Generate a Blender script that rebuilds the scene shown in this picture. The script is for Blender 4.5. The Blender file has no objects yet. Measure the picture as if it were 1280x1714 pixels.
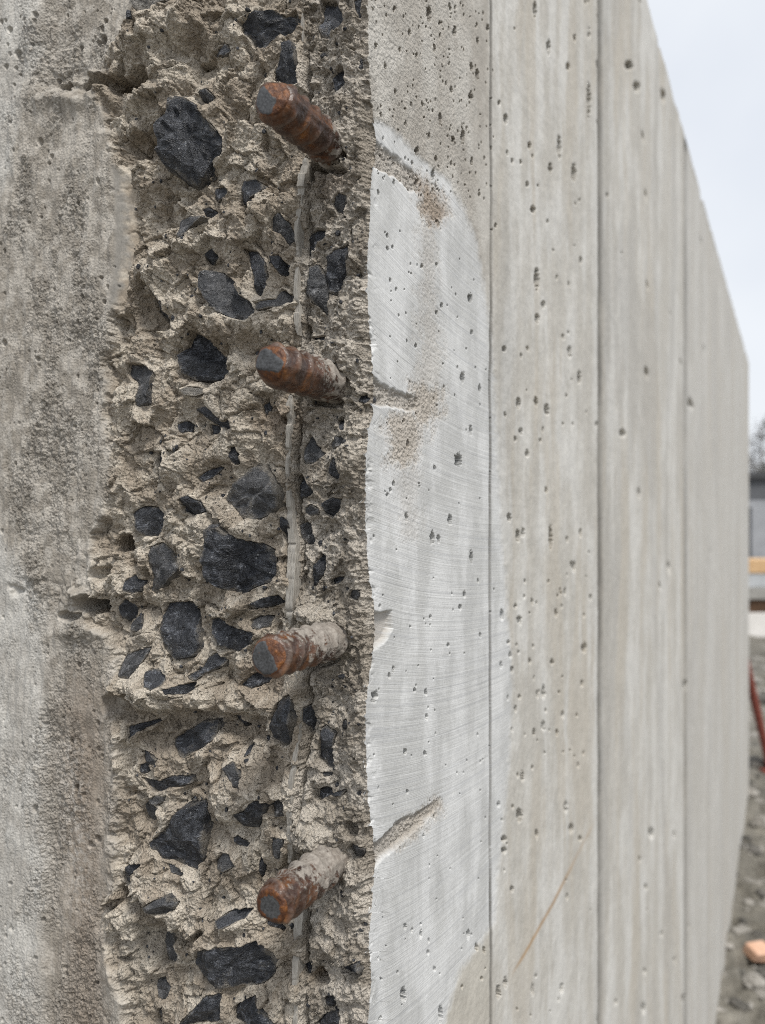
import bpy, math, random
import numpy as np

# ------------------------------------------------------------------ camera, light, exposure
scene = bpy.context.scene
F_PX = 1285.0                      # focal length in pixels of the 1280 px wide photograph
EYE = 1.393                        # camera height above the mud
ZC = 0.38                          # distance to the near corner of the wall
AX, AY, VPX = 640.0, 857.0, 1323.0

cam_d = bpy.data.cameras.new('camera')
cam = bpy.data.objects.new('camera', cam_d)
scene.collection.objects.link(cam)
cam.location = (0, 0, EYE)
cam.rotation_euler = (math.radians(90), 0, 0)
cam_d.sensor_fit = 'HORIZONTAL'
cam_d.sensor_width = 36
cam_d.lens = 36 * F_PX / 1280
cam_d.clip_start, cam_d.clip_end = 0.01, 1000
cam_d.dof.use_dof = True
cam_d.dof.focus_distance = 0.415
cam_d.dof.aperture_fstop = (cam_d.lens / 1000) / 0.0036
scene.camera = cam

world = bpy.data.worlds.new('World')
scene.world = world
world.use_nodes = True
nt = world.node_tree
nt.nodes.clear()
wo = nt.nodes.new('ShaderNodeOutputWorld')
bg = nt.nodes.new('ShaderNodeBackground')
sky = nt.nodes.new('ShaderNodeTexSky')
sky.sky_type = 'NISHITA'
sky.sun_disc = False
SUN_EL, SUN_AZ = 57.0, 155.0       # azimuth clockwise from +Y (the view direction)
sky.sun_elevation = math.radians(SUN_EL)
sky.sun_rotation = math.radians(SUN_AZ)
sky.air_density, sky.dust_density, sky.ozone_density = 1.0, 4.0, 1.0
wmix = nt.nodes.new('ShaderNodeMix'); wmix.data_type = 'RGBA'
wmix.inputs[0].default_value = 0.9
wmix.inputs[7].default_value = (7.0, 7.3, 7.75, 1)       # the cloud layer
nt.links.new(sky.outputs[0], wmix.inputs[6])
wtc = nt.nodes.new('ShaderNodeTexCoord'); wns = nt.nodes.new('ShaderNodeTexNoise')
wns.inputs['Scale'].default_value = 3.0; wns.inputs['Detail'].default_value = 4
nt.links.new(wtc.outputs['Generated'], wns.inputs['Vector'])
wrp = nt.nodes.new('ShaderNodeValToRGB')
wrp.color_ramp.elements[0].position = 0.3; wrp.color_ramp.elements[0].color = (6.35, 6.7, 7.25, 1)
wrp.color_ramp.elements[1].position = 0.7; wrp.color_ramp.elements[1].color = (7.5, 7.75, 8.05, 1)
nt.links.new(wns.outputs['Fac'], wrp.inputs[0]); nt.links.new(wrp.outputs[0], wmix.inputs[7])
nt.links.new(wmix.outputs[2], bg.inputs[0])
bg.inputs[1].default_value = 0.064
nt.links.new(bg.outputs[0], wo.inputs[0])

sun_d = bpy.data.lights.new('sun', 'SUN')
sun = bpy.data.objects.new('sun', sun_d)
scene.collection.objects.link(sun)
sun_d.energy = 1.5
sun_d.angle = math.radians(12)
sun_d.color = (1.0, 0.96, 0.9)
sun.rotation_euler = (math.radians(90 - SUN_EL), 0, math.radians(180 - SUN_AZ))
sun.location = (3, -2, 5)

scene.view_settings.view_transform = 'Standard'
scene.view_settings.look = 'None'
scene.view_settings.exposure = 1.02
scene.cycles.filter_width = 0.95
scene.cycles.use_denoising = False
scene.view_settings.gamma = 1.0
scene.view_settings.use_curve_mapping = False

# ------------------------------------------------------------------ numpy helpers
rng = np.random.default_rng(7)
random.seed(7)

def perlin(x, y, seed=0):
    r = np.random.default_rng(seed + 1000)
    perm = r.permutation(256); perm = np.concatenate([perm, perm])
    ang = r.random(256) * 2 * np.pi
    gx, gy = np.cos(ang).astype(np.float32), np.sin(ang).astype(np.float32)
    x = np.asarray(x, np.float32); y = np.asarray(y, np.float32)
    xi = np.floor(x).astype(np.int32); yi = np.floor(y).astype(np.int32)
    xf = x - xi; yf = y - yi
    xi &= 255; yi &= 255
    u = xf * xf * xf * (xf * (xf * 6 - 15) + 10); v = yf * yf * yf * (yf * (yf * 6 - 15) + 10)
    def g(a, b, dx, dy):
        h = perm[perm[(xi + a) & 255] + ((yi + b) & 255)]
        return gx[h] * dx + gy[h] * dy
    n0 = g(0, 0, xf, yf); n1 = g(1, 0, xf - 1, yf); n2 = g(0, 1, xf, yf - 1); n3 = g(1, 1, xf - 1, yf - 1)
    a = n0 + u * (n1 - n0); b = n2 + u * (n3 - n2)
    return (a + v * (b - a)) * 1.5

def fbm(x, y, scale, octv=3, seed=0, gain=0.5):
    s, a, tot = 0, 1.0, 0
    f = 1.0 / scale
    for k in range(octv):
        s = s + a * perlin(x * f + 17.3 * k, y * f - 9.1 * k, seed + 31 * k)
        tot += a; a *= gain; f *= 2.03
    return s / tot

def ridged(x, y, scale, octv=3, seed=0):
    s, a, tot, f = 0, 1.0, 0, 1.0 / scale
    for k in range(octv):
        s = s + a * (1 - np.abs(perlin(x * f + 5.7 * k, y * f + 3.3 * k, seed + 31 * k)) * 1.6)
        tot += a; a *= 0.5; f *= 2.1
    return s / tot - 0.6

def facets(x, y, scale, seed=0, tilt=0.5):
    """broken planes: every Voronoi cell is a tilted plane; returns height in cell units and F2-F1"""
    r = np.random.default_rng(seed)
    N = 64
    jx, jy = r.random((N, N)).astype(np.float32), r.random((N, N)).astype(np.float32)
    gx, gy = (r.normal(0, tilt, (N, N))).astype(np.float32), (r.normal(0, tilt, (N, N))).astype(np.float32)
    of = r.normal(0, 0.22, (N, N)).astype(np.float32)
    x = np.asarray(x / scale, np.float32); y = np.asarray(y / scale, np.float32)
    xi = np.floor(x).astype(np.int32); yi = np.floor(y).astype(np.int32)
    d1 = np.full(x.shape, 9, np.float32); d2 = d1.copy(); h = np.zeros_like(d1)
    for a in (-1, 0, 1):
        for b in (-1, 0, 1):
            cx, cy = (xi + a) % N, (yi + b) % N
            dx = x - (xi + a + jx[cx, cy]); dy = y - (yi + b + jy[cx, cy])
            d = dx * dx + dy * dy
            hh = gx[cx, cy] * dx + gy[cx, cy] * dy + of[cx, cy]
            near = d < d1
            d2 = np.where(near, d1, np.minimum(d2, d))
            h = np.where(near, hh, h)
            d1 = np.where(near, d, d1)
    return h, np.sqrt(d2) - np.sqrt(d1)

def grains(x, y, scale, seed=0):
    r = np.random.default_rng(seed); N = 128
    jx, jy, rad = r.random((N, N)).astype(np.float32), r.random((N, N)).astype(np.float32), r.uniform(0.1, 1.0, (N, N)).astype(np.float32)
    x = np.asarray(x / scale, np.float32); y = np.asarray(y / scale, np.float32)
    xi = np.floor(x).astype(np.int32); yi = np.floor(y).astype(np.int32)
    out = np.zeros(x.shape, np.float32)
    for a in (-1, 0, 1):
        for b in (-1, 0, 1):
            cx, cy = (xi + a) % N, (yi + b) % N
            d = (x - (xi + a + jx[cx, cy])) ** 2 + (y - (yi + b + jy[cx, cy])) ** 2
            R = rad[cx, cy] ** 1.5
            out = np.maximum(out, R * np.sqrt(np.maximum(0, 1 - d / (0.75 * (0.3 + 0.7 * R)) ** 2)))
    return out

def sstep(a, b, x):
    t = np.clip((x - a) / (b - a), 0, 1)
    return t * t * (3 - 2 * t)

def sdf(poly, x, y):
    """signed distance to a polygon, negative inside"""
    p = np.asarray(poly, np.float32)
    d = np.full(x.shape, 1e9, np.float32); ins = np.zeros(x.shape, bool)
    n = len(p)
    for i in range(n):
        a, b = p[i], p[(i + 1) % n]
        ex, ey = b - a
        wx, wy = x - a[0], y - a[1]
        t = np.clip((wx * ex + wy * ey) / (ex * ex + ey * ey + 1e-9), 0, 1)
        d = np.minimum(d, (wx - ex * t) ** 2 + (wy - ey * t) ** 2)
        c = (a[1] > y) != (b[1] > y)
        if ey != 0:
            ins ^= c & (x < ex * (y - a[1]) / ey + a[0])
    d = np.sqrt(d)
    return np.where(ins, -d, d)

# ------------------------------------------------------------------ wall coordinates
ANG = math.atan((VPX - AX) / F_PX)
D = np.array([math.sin(ANG), math.cos(ANG)])          # along the wall, away from us
Lv = np.array([-D[1], D[0]])                          # across the wall, to the left
C0 = np.array([(620 - AX) / F_PX * ZC, ZC])           # near right corner in plan
CC = (VPX - 620) * ZC / F_PX                          # lateral offset of the wall plane
TOP = EYE + 3.6 * CC
LEN = (F_PX * CC / 70.0 - ZC) / D[1]
THICK = 0.40

def world_pts(s, t, z):
    return np.stack([C0[0] + D[0] * s + Lv[0] * t, C0[1] + D[1] * s + Lv[1] * t, z], -1)

def project(s, t, z):
    X = C0[0] + D[0] * s + Lv[0] * t; Y = C0[1] + D[1] * s + Lv[1] * t
    return AX + F_PX * X / Y, AY - F_PX * (z - EYE) / Y

def face_point(px, py, h=0.0):
    """where the line of sight meets the broken end (plane s = -h): returns t, z"""
    k = (px - AX) / F_PX
    a, b = C0[0] - D[0] * h, C0[1] - D[1] * h
    t = (k * b - a) / (Lv[0] - k * Lv[1])
    return t, EYE - (py - AY) / F_PX * (b + Lv[1] * t)

# ------------------------------------------------------------------ blender helpers
COL = scene.collection

def link(name, me, mat=None, parent=None):
    o = bpy.data.objects.new(name, me)
    COL.objects.link(o)
    if mat is not None and me is not None:
        me.materials.append(mat)
    if parent is not None:
        o.parent = parent
    return o

def tag(o, label=None, cat=None, group=None, kind=None):
    if label: o['label'] = label
    if cat: o['category'] = cat
    if group: o['group'] = group
    if kind: o['kind'] = kind
    return o

def empty(name, loc):
    o = bpy.data.objects.new(name, None)
    o.empty_display_size = 0.1
    COL.objects.link(o)
    o.location = loc
    return o

def grid_mesh(name, P, flip=False, smooth=True, wrap=False):
    """P: (rows, cols, 3)"""
    n, m = P.shape[:2]
    me = bpy.data.meshes.new(name)
    idx = np.arange(n * m, dtype=np.int32).reshape(n, m)
    if wrap:
        idx = np.concatenate([idx, idx[:, :1]], 1)
    q = np.stack([idx[:-1, :-1], idx[:-1, 1:], idx[1:, 1:], idx[1:, :-1]], -1).reshape(-1, 4)
    if flip: q = q[:, ::-1]
    me.vertices.add(n * m)
    me.vertices.foreach_set('co', np.ascontiguousarray(P, np.float32).ravel())
    me.loops.add(q.size)
    me.loops.foreach_set('vertex_index', np.ascontiguousarray(q).ravel())
    me.polygons.add(len(q))
    me.polygons.foreach_set('loop_start', np.arange(0, q.size, 4, dtype=np.int32))
    me.update(calc_edges=True)
    if smooth:
        me.polygons.foreach_set('use_smooth', np.ones(len(q), bool))
    return me

def flat_steep(me, P, Nrm, lim):
    h = P @ Nrm
    a, b, c, d = h[:-1, :-1], h[:-1, 1:], h[1:, 1:], h[1:, :-1]
    ext = np.minimum(np.linalg.norm(P[1:, :-1] - P[:-1, :-1], axis=-1), np.linalg.norm(P[:-1, 1:] - P[:-1, :-1], axis=-1))
    rngh = np.maximum(np.maximum(a, b), np.maximum(c, d)) - np.minimum(np.minimum(a, b), np.minimum(c, d))
    me.polygons.foreach_set('use_smooth', (rngh / ext < lim).ravel())

def attr(me, name, arr):
    if arr.ndim == 2 or (arr.ndim == 1):
        a = me.attributes.new(name, 'FLOAT', 'POINT')
        a.data.foreach_set('value', np.ascontiguousarray(arr, np.float32).ravel())
    else:
        a = me.attributes.new(name, 'FLOAT_COLOR', 'POINT')
        c = np.ones(arr.shape[:2] + (4,), np.float32); c[..., :3] = arr
        a.data.foreach_set('color', c.ravel())

def poly_mesh(name, verts, faces, smooth=False):
    me = bpy.data.meshes.new(name)
    me.from_pydata([tuple(v) for v in verts], [], faces)
    me.update()
    if smooth:
        me.polygons.foreach_set('use_smooth', np.ones(len(me.polygons), bool))
    return me

def box_geo(x0, x1, y0, y1, z0, z1):
    v = [(x0, y0, z0), (x1, y0, z0), (x1, y1, z0), (x0, y1, z0), (x0, y0, z1), (x1, y0, z1), (x1, y1, z1), (x0, y1, z1)]
    f = [(0, 3, 2, 1), (4, 5, 6, 7), (0, 1, 5, 4), (1, 2, 6, 5), (2, 3, 7, 6), (3, 0, 4, 7)]
    return v, f

def bevel(o, w, seg=2):
    b = o.modifiers.new('bevel', 'BEVEL'); b.width = w; b.segments = seg; b.limit_method = 'ANGLE'
    return o

def tube_geo(pts, radii, n=10):
    pts = [np.array(p, float) for p in pts]
    V, Fc = [], []
    for i, p in enumerate(pts):
        d = pts[min(i + 1, len(pts) - 1)] - pts[max(i - 1, 0)]
        d = d / (np.linalg.norm(d) + 1e-9)
        u = np.cross(d, [0, 0, 1.0]);
        if np.linalg.norm(u) < 1e-3: u = np.cross(d, [1.0, 0, 0])
        u /= np.linalg.norm(u); w = np.cross(u, d)
        for k in range(n):
            a = 2 * math.pi * k / n
            V.append(p + radii[i] * (math.cos(a) * u + math.sin(a) * w))
    for i in range(len(pts) - 1):
        for k in range(n):
            a, b = i * n + k, i * n + (k + 1) % n
            Fc.append((a, b, b + n, a + n))
    Fc.append(tuple(range(n))[::-1]); Fc.append(tuple(range((len(pts) - 1) * n, len(pts) * n)))
    return V, Fc

class Mat:
    def __init__(self, name, rough=0.85, spec=0.3):
        self.m = bpy.data.materials.new(name); self.m.use_nodes = True
        self.t = self.m.node_tree
        self.b = self.t.nodes['Principled BSDF']
        self.b.inputs['Roughness'].default_value = rough
        self.b.inputs['Specular IOR Level'].default_value = spec
        self.tc = self.t.nodes.new('ShaderNodeTexCoord').outputs['Object']
    def link(self, a, b): self.t.links.new(a, b)
    def node(self, k): return self.t.nodes.new(k)
    def setin(self, s, v):
        if isinstance(v, bpy.types.NodeSocket): self.link(v, s)
        else: s.default_value = v
    def map(self, scale, co=None):
        n = self.node('ShaderNodeMapping'); self.link(co or self.tc, n.inputs[0]); n.inputs['Scale'].default_value = scale
        return n.outputs[0]
    def noise(self, scale, detail=3, rough=0.55, co=None, dim='3D', dist=0.0):
        n = self.node('ShaderNodeTexNoise'); n.noise_dimensions = dim
        if dim == '1D': self.link(co, n.inputs['W'])
        else: self.link(co or self.tc, n.inputs['Vector'])
        n.inputs['Scale'].default_value = scale; n.inputs['Detail'].default_value = detail
        n.inputs['Roughness'].default_value = rough; n.inputs['Distortion'].default_value = dist
        return n.outputs['Fac']
    def voro(self, scale, feature='F1', co=None):
        n = self.node('ShaderNodeTexVoronoi'); n.feature = feature
        self.link(co or self.tc, n.inputs['Vector']); n.inputs['Scale'].default_value = scale
        return n.outputs['Distance']
    def math(self, op, a, b=0.0, c=0.0, clamp=False):
        n = self.node('ShaderNodeMath'); n.operation = op; n.use_clamp = clamp
        self.setin(n.inputs[0], a); self.setin(n.inputs[1], b); self.setin(n.inputs[2], c)
        return n.outputs[0]
    def ramp(self, f, stops):
        n = self.node('ShaderNodeValToRGB'); self.link(f, n.inputs[0])
        e = n.color_ramp.elements
        while len(e) < len(stops): e.new(0.5)
        for k, (p, c) in enumerate(stops):
            e[k].position = p
            e[k].color = (c, c, c, 1) if not hasattr(c, '__len__') else (*c, 1)
        return n.outputs[0]
    def mix(self, f, a, b, mode='MIX'):
        n = self.node('ShaderNodeMix'); n.data_type = 'RGBA'; n.blend_type = mode
        self.setin(n.inputs[0], f)
        self.setin(n.inputs[6], a if isinstance(a, bpy.types.NodeSocket) else (*a, 1))
        self.setin(n.inputs[7], b if isinstance(b, bpy.types.NodeSocket) else (*b, 1))
        return n.outputs[2]
    def attr(self, name, out='Fac'):
        n = self.node('ShaderNodeAttribute'); n.attribute_name = name
        return n.outputs[out]
    def bump(self, h, dist, strength=1.0, prev=None):
        n = self.node('ShaderNodeBump'); self.link(h, n.inputs['Height'])
        n.inputs['Distance'].default_value = dist
        self.setin(n.inputs['Strength'], strength)
        if prev is not None: self.link(prev, n.inputs['Normal'])
        return n.outputs[0]
    def color(self, c):
        if isinstance(c, bpy.types.NodeSocket): self.link(c, self.b.inputs['Base Color'])
        else: self.b.inputs['Base Color'].default_value = (*c, 1)
    def normal(self, n): self.link(n, self.b.inputs['Normal'])

# ------------------------------------------------------------------ materials
def concrete_mat():
    M = Mat('broken_mortar', 0.92, 0.2)
    col = M.attr('col', 'Color'); rough = M.attr('grain')
    n1 = M.noise(900, 4, 0.65); n2 = M.noise(240, 3, 0.6)
    var = M.ramp(n1, [(0.25, 0.72), (0.5, 1.0), (0.75, 1.25)])
    var2 = M.ramp(n2, [(0.3, 0.86), (0.7, 1.12)])
    c = M.mix(1.0, col, var, 'MULTIPLY'); c = M.mix(1.0, c, var2, 'MULTIPLY')
    sp = M.ramp(M.voro(520), [(0.10, 1.0), (0.16, 0.0)])
    pick = M.ramp(M.noise(300, 1), [(0.55, 0.0), (0.62, 0.8)])
    c = M.mix(M.math('MULTIPLY', sp, pick), c, (0.5, 0.48, 0.44))
    M.color(c)
    b1 = M.bump(n2, 0.0022, M.math('MULTIPLY', rough, 0.8))
    b2 = M.bump(n1, 0.0015, M.math('MULTIPLY', rough, 0.95), b1)
    b3 = M.bump(M.voro(620), 0.0016, M.math('MULTIPLY', rough, 0.8), b2)
    M.normal(b3)
    return M.m

def side_mat():
    M = Mat('formed_concrete', 0.8, 0.3)
    col = M.attr('col', 'Color'); gr = M.attr('ground'); grain = M.attr('grain'); phi = M.attr('phi')
    n1 = M.noise(700, 3, 0.6); n2 = M.noise(60, 4, 0.6)
    st = M.noise(1.0, 4, 0.6, M.map((110, 110, 9)), dist=0.4)
    st2 = M.noise(1.0, 3, 0.6, M.map((420, 420, 30)))
    cv = M.ramp(st, [(0.25, 0.96), (0.5, 1.0), (0.75, 1.03)])
    c = M.mix(1.0, col, cv, 'MULTIPLY')
    c = M.mix(M.math('SUBTRACT', 1.0, M.math('MULTIPLY', gr, 0.85)), c, M.mix(1.0, c, M.ramp(st2, [(0.3, 0.97), (0.7, 1.02)]), 'MULTIPLY'))
    c = M.mix(1.0, c, M.ramp(n2, [(0.3, 0.92), (0.7, 1.06)]), 'MULTIPLY')
    c = M.mix(1.0, c, M.ramp(n1, [(0.3, 0.9), (0.7, 1.08)]), 'MULTIPLY')
    # grinder scratches: pale fine arcs
    cx_ = M.node('ShaderNodeCombineXYZ'); M.link(phi, cx_.inputs[0]); M.link(M.math('MULTIPLY', M.attr('arc'), 0.035), cx_.inputs[1])
    s1 = M.noise(0.40, 3, 0.7, cx_.outputs[0]); s2 = M.noise(0.12, 2, 0.6, cx_.outputs[0])
    brk = M.ramp(M.noise(45, 2), [(0.42, 0.0), (0.6, 1.0)])
    sc = M.ramp(s1, [(0.53, 0.0), (0.64, 1.0)])
    sc = M.math('MULTIPLY', M.math('MULTIPLY', sc, brk), gr)
    c = M.mix(M.math('MULTIPLY', sc, 0.6), c, (0.68, 0.69, 0.69))
    sd = M.math('MULTIPLY', M.ramp(s2, [(0.52, 0.0), (0.68, 1.0)]), gr)
    c = M.mix(M.math('MULTIPLY', sd, 0.3), c, (0.33, 0.34, 0.36))
    M.color(c)
    b = M.bump(s1, 0.0005, M.math('MULTIPLY', gr, 0.55))
    b = M.bump(n1, 0.0008, M.math('MULTIPLY', grain, 0.9), b)
    b = M.bump(M.noise(250, 3), 0.0012, M.math('MULTIPLY', grain, 0.7), b)
    b = M.bump(st2, 0.0006, M.math('MULTIPLY_ADD', gr, -0.22, 0.25), b)
    M.normal(b)
    return M.m

def stone_mat(name, base, light, dust):
    M = Mat(name, 0.36, 0.6)
    oi = M.node('ShaderNodeObjectInfo').outputs['Random']
    n = M.noise(190, 6, 0.72, dist=0.9); f = M.noise(1300, 2, 0.6)
    tint = M.math('MULTIPLY', M.math('POWER', oi, 2.5), 0.5)
    bands = M.noise(1.0, 4, 0.7, M.map((150, 230, 420)), dist=1.2)
    c = M.ramp(n, [(0.30, tuple(v * 0.5 for v in base)), (0.48, base), (0.60, tuple(0.5 * (a_ + b_) for a_, b_ in zip(base, light))), (0.70, light)])
    c = M.mix(tint, c, tuple(v * 0.75 for v in light))
    c = M.mix(M.ramp(bands, [(0.56, 0.0), (0.68, 0.75)]), c, tuple(min(1, v * 2.0) for v in light))
    spk = M.ramp(M.voro(330), [(0.12, 1.0), (0.22, 0.0)])
    pick = M.ramp(M.noise(140, 1), [(0.56, 0.0), (0.6, 1.0)])
    c = M.mix(M.math('MULTIPLY', spk, M.math('MULTIPLY', pick, 0.85)), c, (0.45, 0.46, 0.47))
    dn = M.math('ADD', M.noise(85, 6, 0.75), M.math('MULTIPLY', oi, 0.11))
    dn = M.math('ADD', dn, M.math('MULTIPLY', M.attr('rim'), 0.19))
    d = M.ramp(dn, [(dust, 0.0), (dust + 0.16, 0.8)])
    c = M.mix(d, c, (0.30, 0.27, 0.225))
    M.color(c)
    b = M.bump(n, 0.006, 1.0)
    b = M.bump(bands, 0.0022, 0.9, b)
    b = M.bump(f, 0.0010, 0.9, b)
    M.normal(b)
    return M.m

def simple_mat(name, c0, c1, scale, bump=0.0, rough=0.8, bscale=None, spec=0.3, metal=0.0):
    M = Mat(name, rough, spec)
    n = M.noise(scale, 4, 0.6)
    M.color(M.ramp(n, [(0.3, c0), (0.7, c1)]))
    M.b.inputs['Metallic'].default_value = metal
    if bump: M.normal(M.bump(M.noise(bscale or scale * 3, 4, 0.6), bump, 0.8))
    return M.m

def rebar_mat():
    M = Mat('rusty_rebar', 0.6, 0.45)
    cem = M.attr('cem'); oi = M.node('ShaderNodeObjectInfo').outputs['Random']
    n = M.noise(110, 3, 0.55, dist=0.5); n2 = M.noise(520, 3, 0.6)
    c = M.ramp(n, [(0.25, (0.018, 0.009, 0.007)), (0.45, (0.050, 0.023, 0.014)), (0.61, (0.125, 0.050, 0.020)), (0.76, (0.31, 0.125, 0.03))])
    c = M.mix(M.ramp(n2, [(0.45, 0.0), (0.75, 0.55)]), c, (0.16, 0.12, 0.098))
    c = M.mix(M.math('MULTIPLY', M.attr('crest'), 0.4), c, (0.20, 0.155, 0.125))
    k = M.math('ADD', cem, M.math('MULTIPLY', M.math('SUBTRACT', M.noise(230, 4, 0.7), 0.5), 1.9))
    mask = M.ramp(k, [(0.44, 0.0), (0.62, 0.92)])
    cemc = M.ramp(n2, [(0.3, (0.19, 0.168, 0.145)), (0.7, (0.36, 0.33, 0.29))])
    M.color(M.mix(mask, c, cemc))
    M.link(M.math('MULTIPLY_ADD', mask, 0.5, 0.34), M.b.inputs['Roughness'])
    b = M.bump(n, 0.0012, 0.6); b = M.bump(n2, 0.0006, 0.8, b)
    b = M.bump(mask, 0.0005, 0.9, b)
    M.normal(b)
    return M.m

def cut_mat():
    M = Mat('cut_steel_end', 0.5, 0.5)
    tor = M.attr('torn')
    n = M.noise(330, 4, 0.65); n2 = M.noise(900, 3)
    steel = M.ramp(n2, [(0.3, (0.035, 0.035, 0.036)), (0.7, (0.105, 0.108, 0.112))])
    rust = M.ramp(n, [(0.28, (0.035, 0.012, 0.007)), (0.5, (0.10, 0.038, 0.015)), (0.72, (0.25, 0.092, 0.022))])
    k = M.math('ADD', tor, M.math('MULTIPLY', M.math('SUBTRACT', n, 0.40), 1.5))
    mk = M.ramp(k, [(0.42, 0.0), (0.56, 1.0)])
    M.color(M.mix(mk, steel, rust))
    M.b.inputs['Metallic'].default_value = 0.25
    b = M.bump(n, 0.001, M.math('MULTIPLY_ADD', mk, 0.8, 0.2)); b = M.bump(n2, 0.0004, 0.6, b)
    M.normal(b)
    return M.m

MT = dict(
    mortar=concrete_mat(), side=side_mat(),
    stone=stone_mat('dark_crushed_stone', (0.026, 0.029, 0.037), (0.15, 0.16, 0.182), 0.70),
    stone_grey=stone_mat('dusty_grey_stone', (0.070, 0.073, 0.080), (0.21, 0.21, 0.215), 0.66),
    stone_pale=stone_mat('pale_pebble', (0.20, 0.19, 0.17), (0.36, 0.34, 0.31), 0.6),
    rebar=rebar_mat(), cut=cut_mat(),
)

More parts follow.
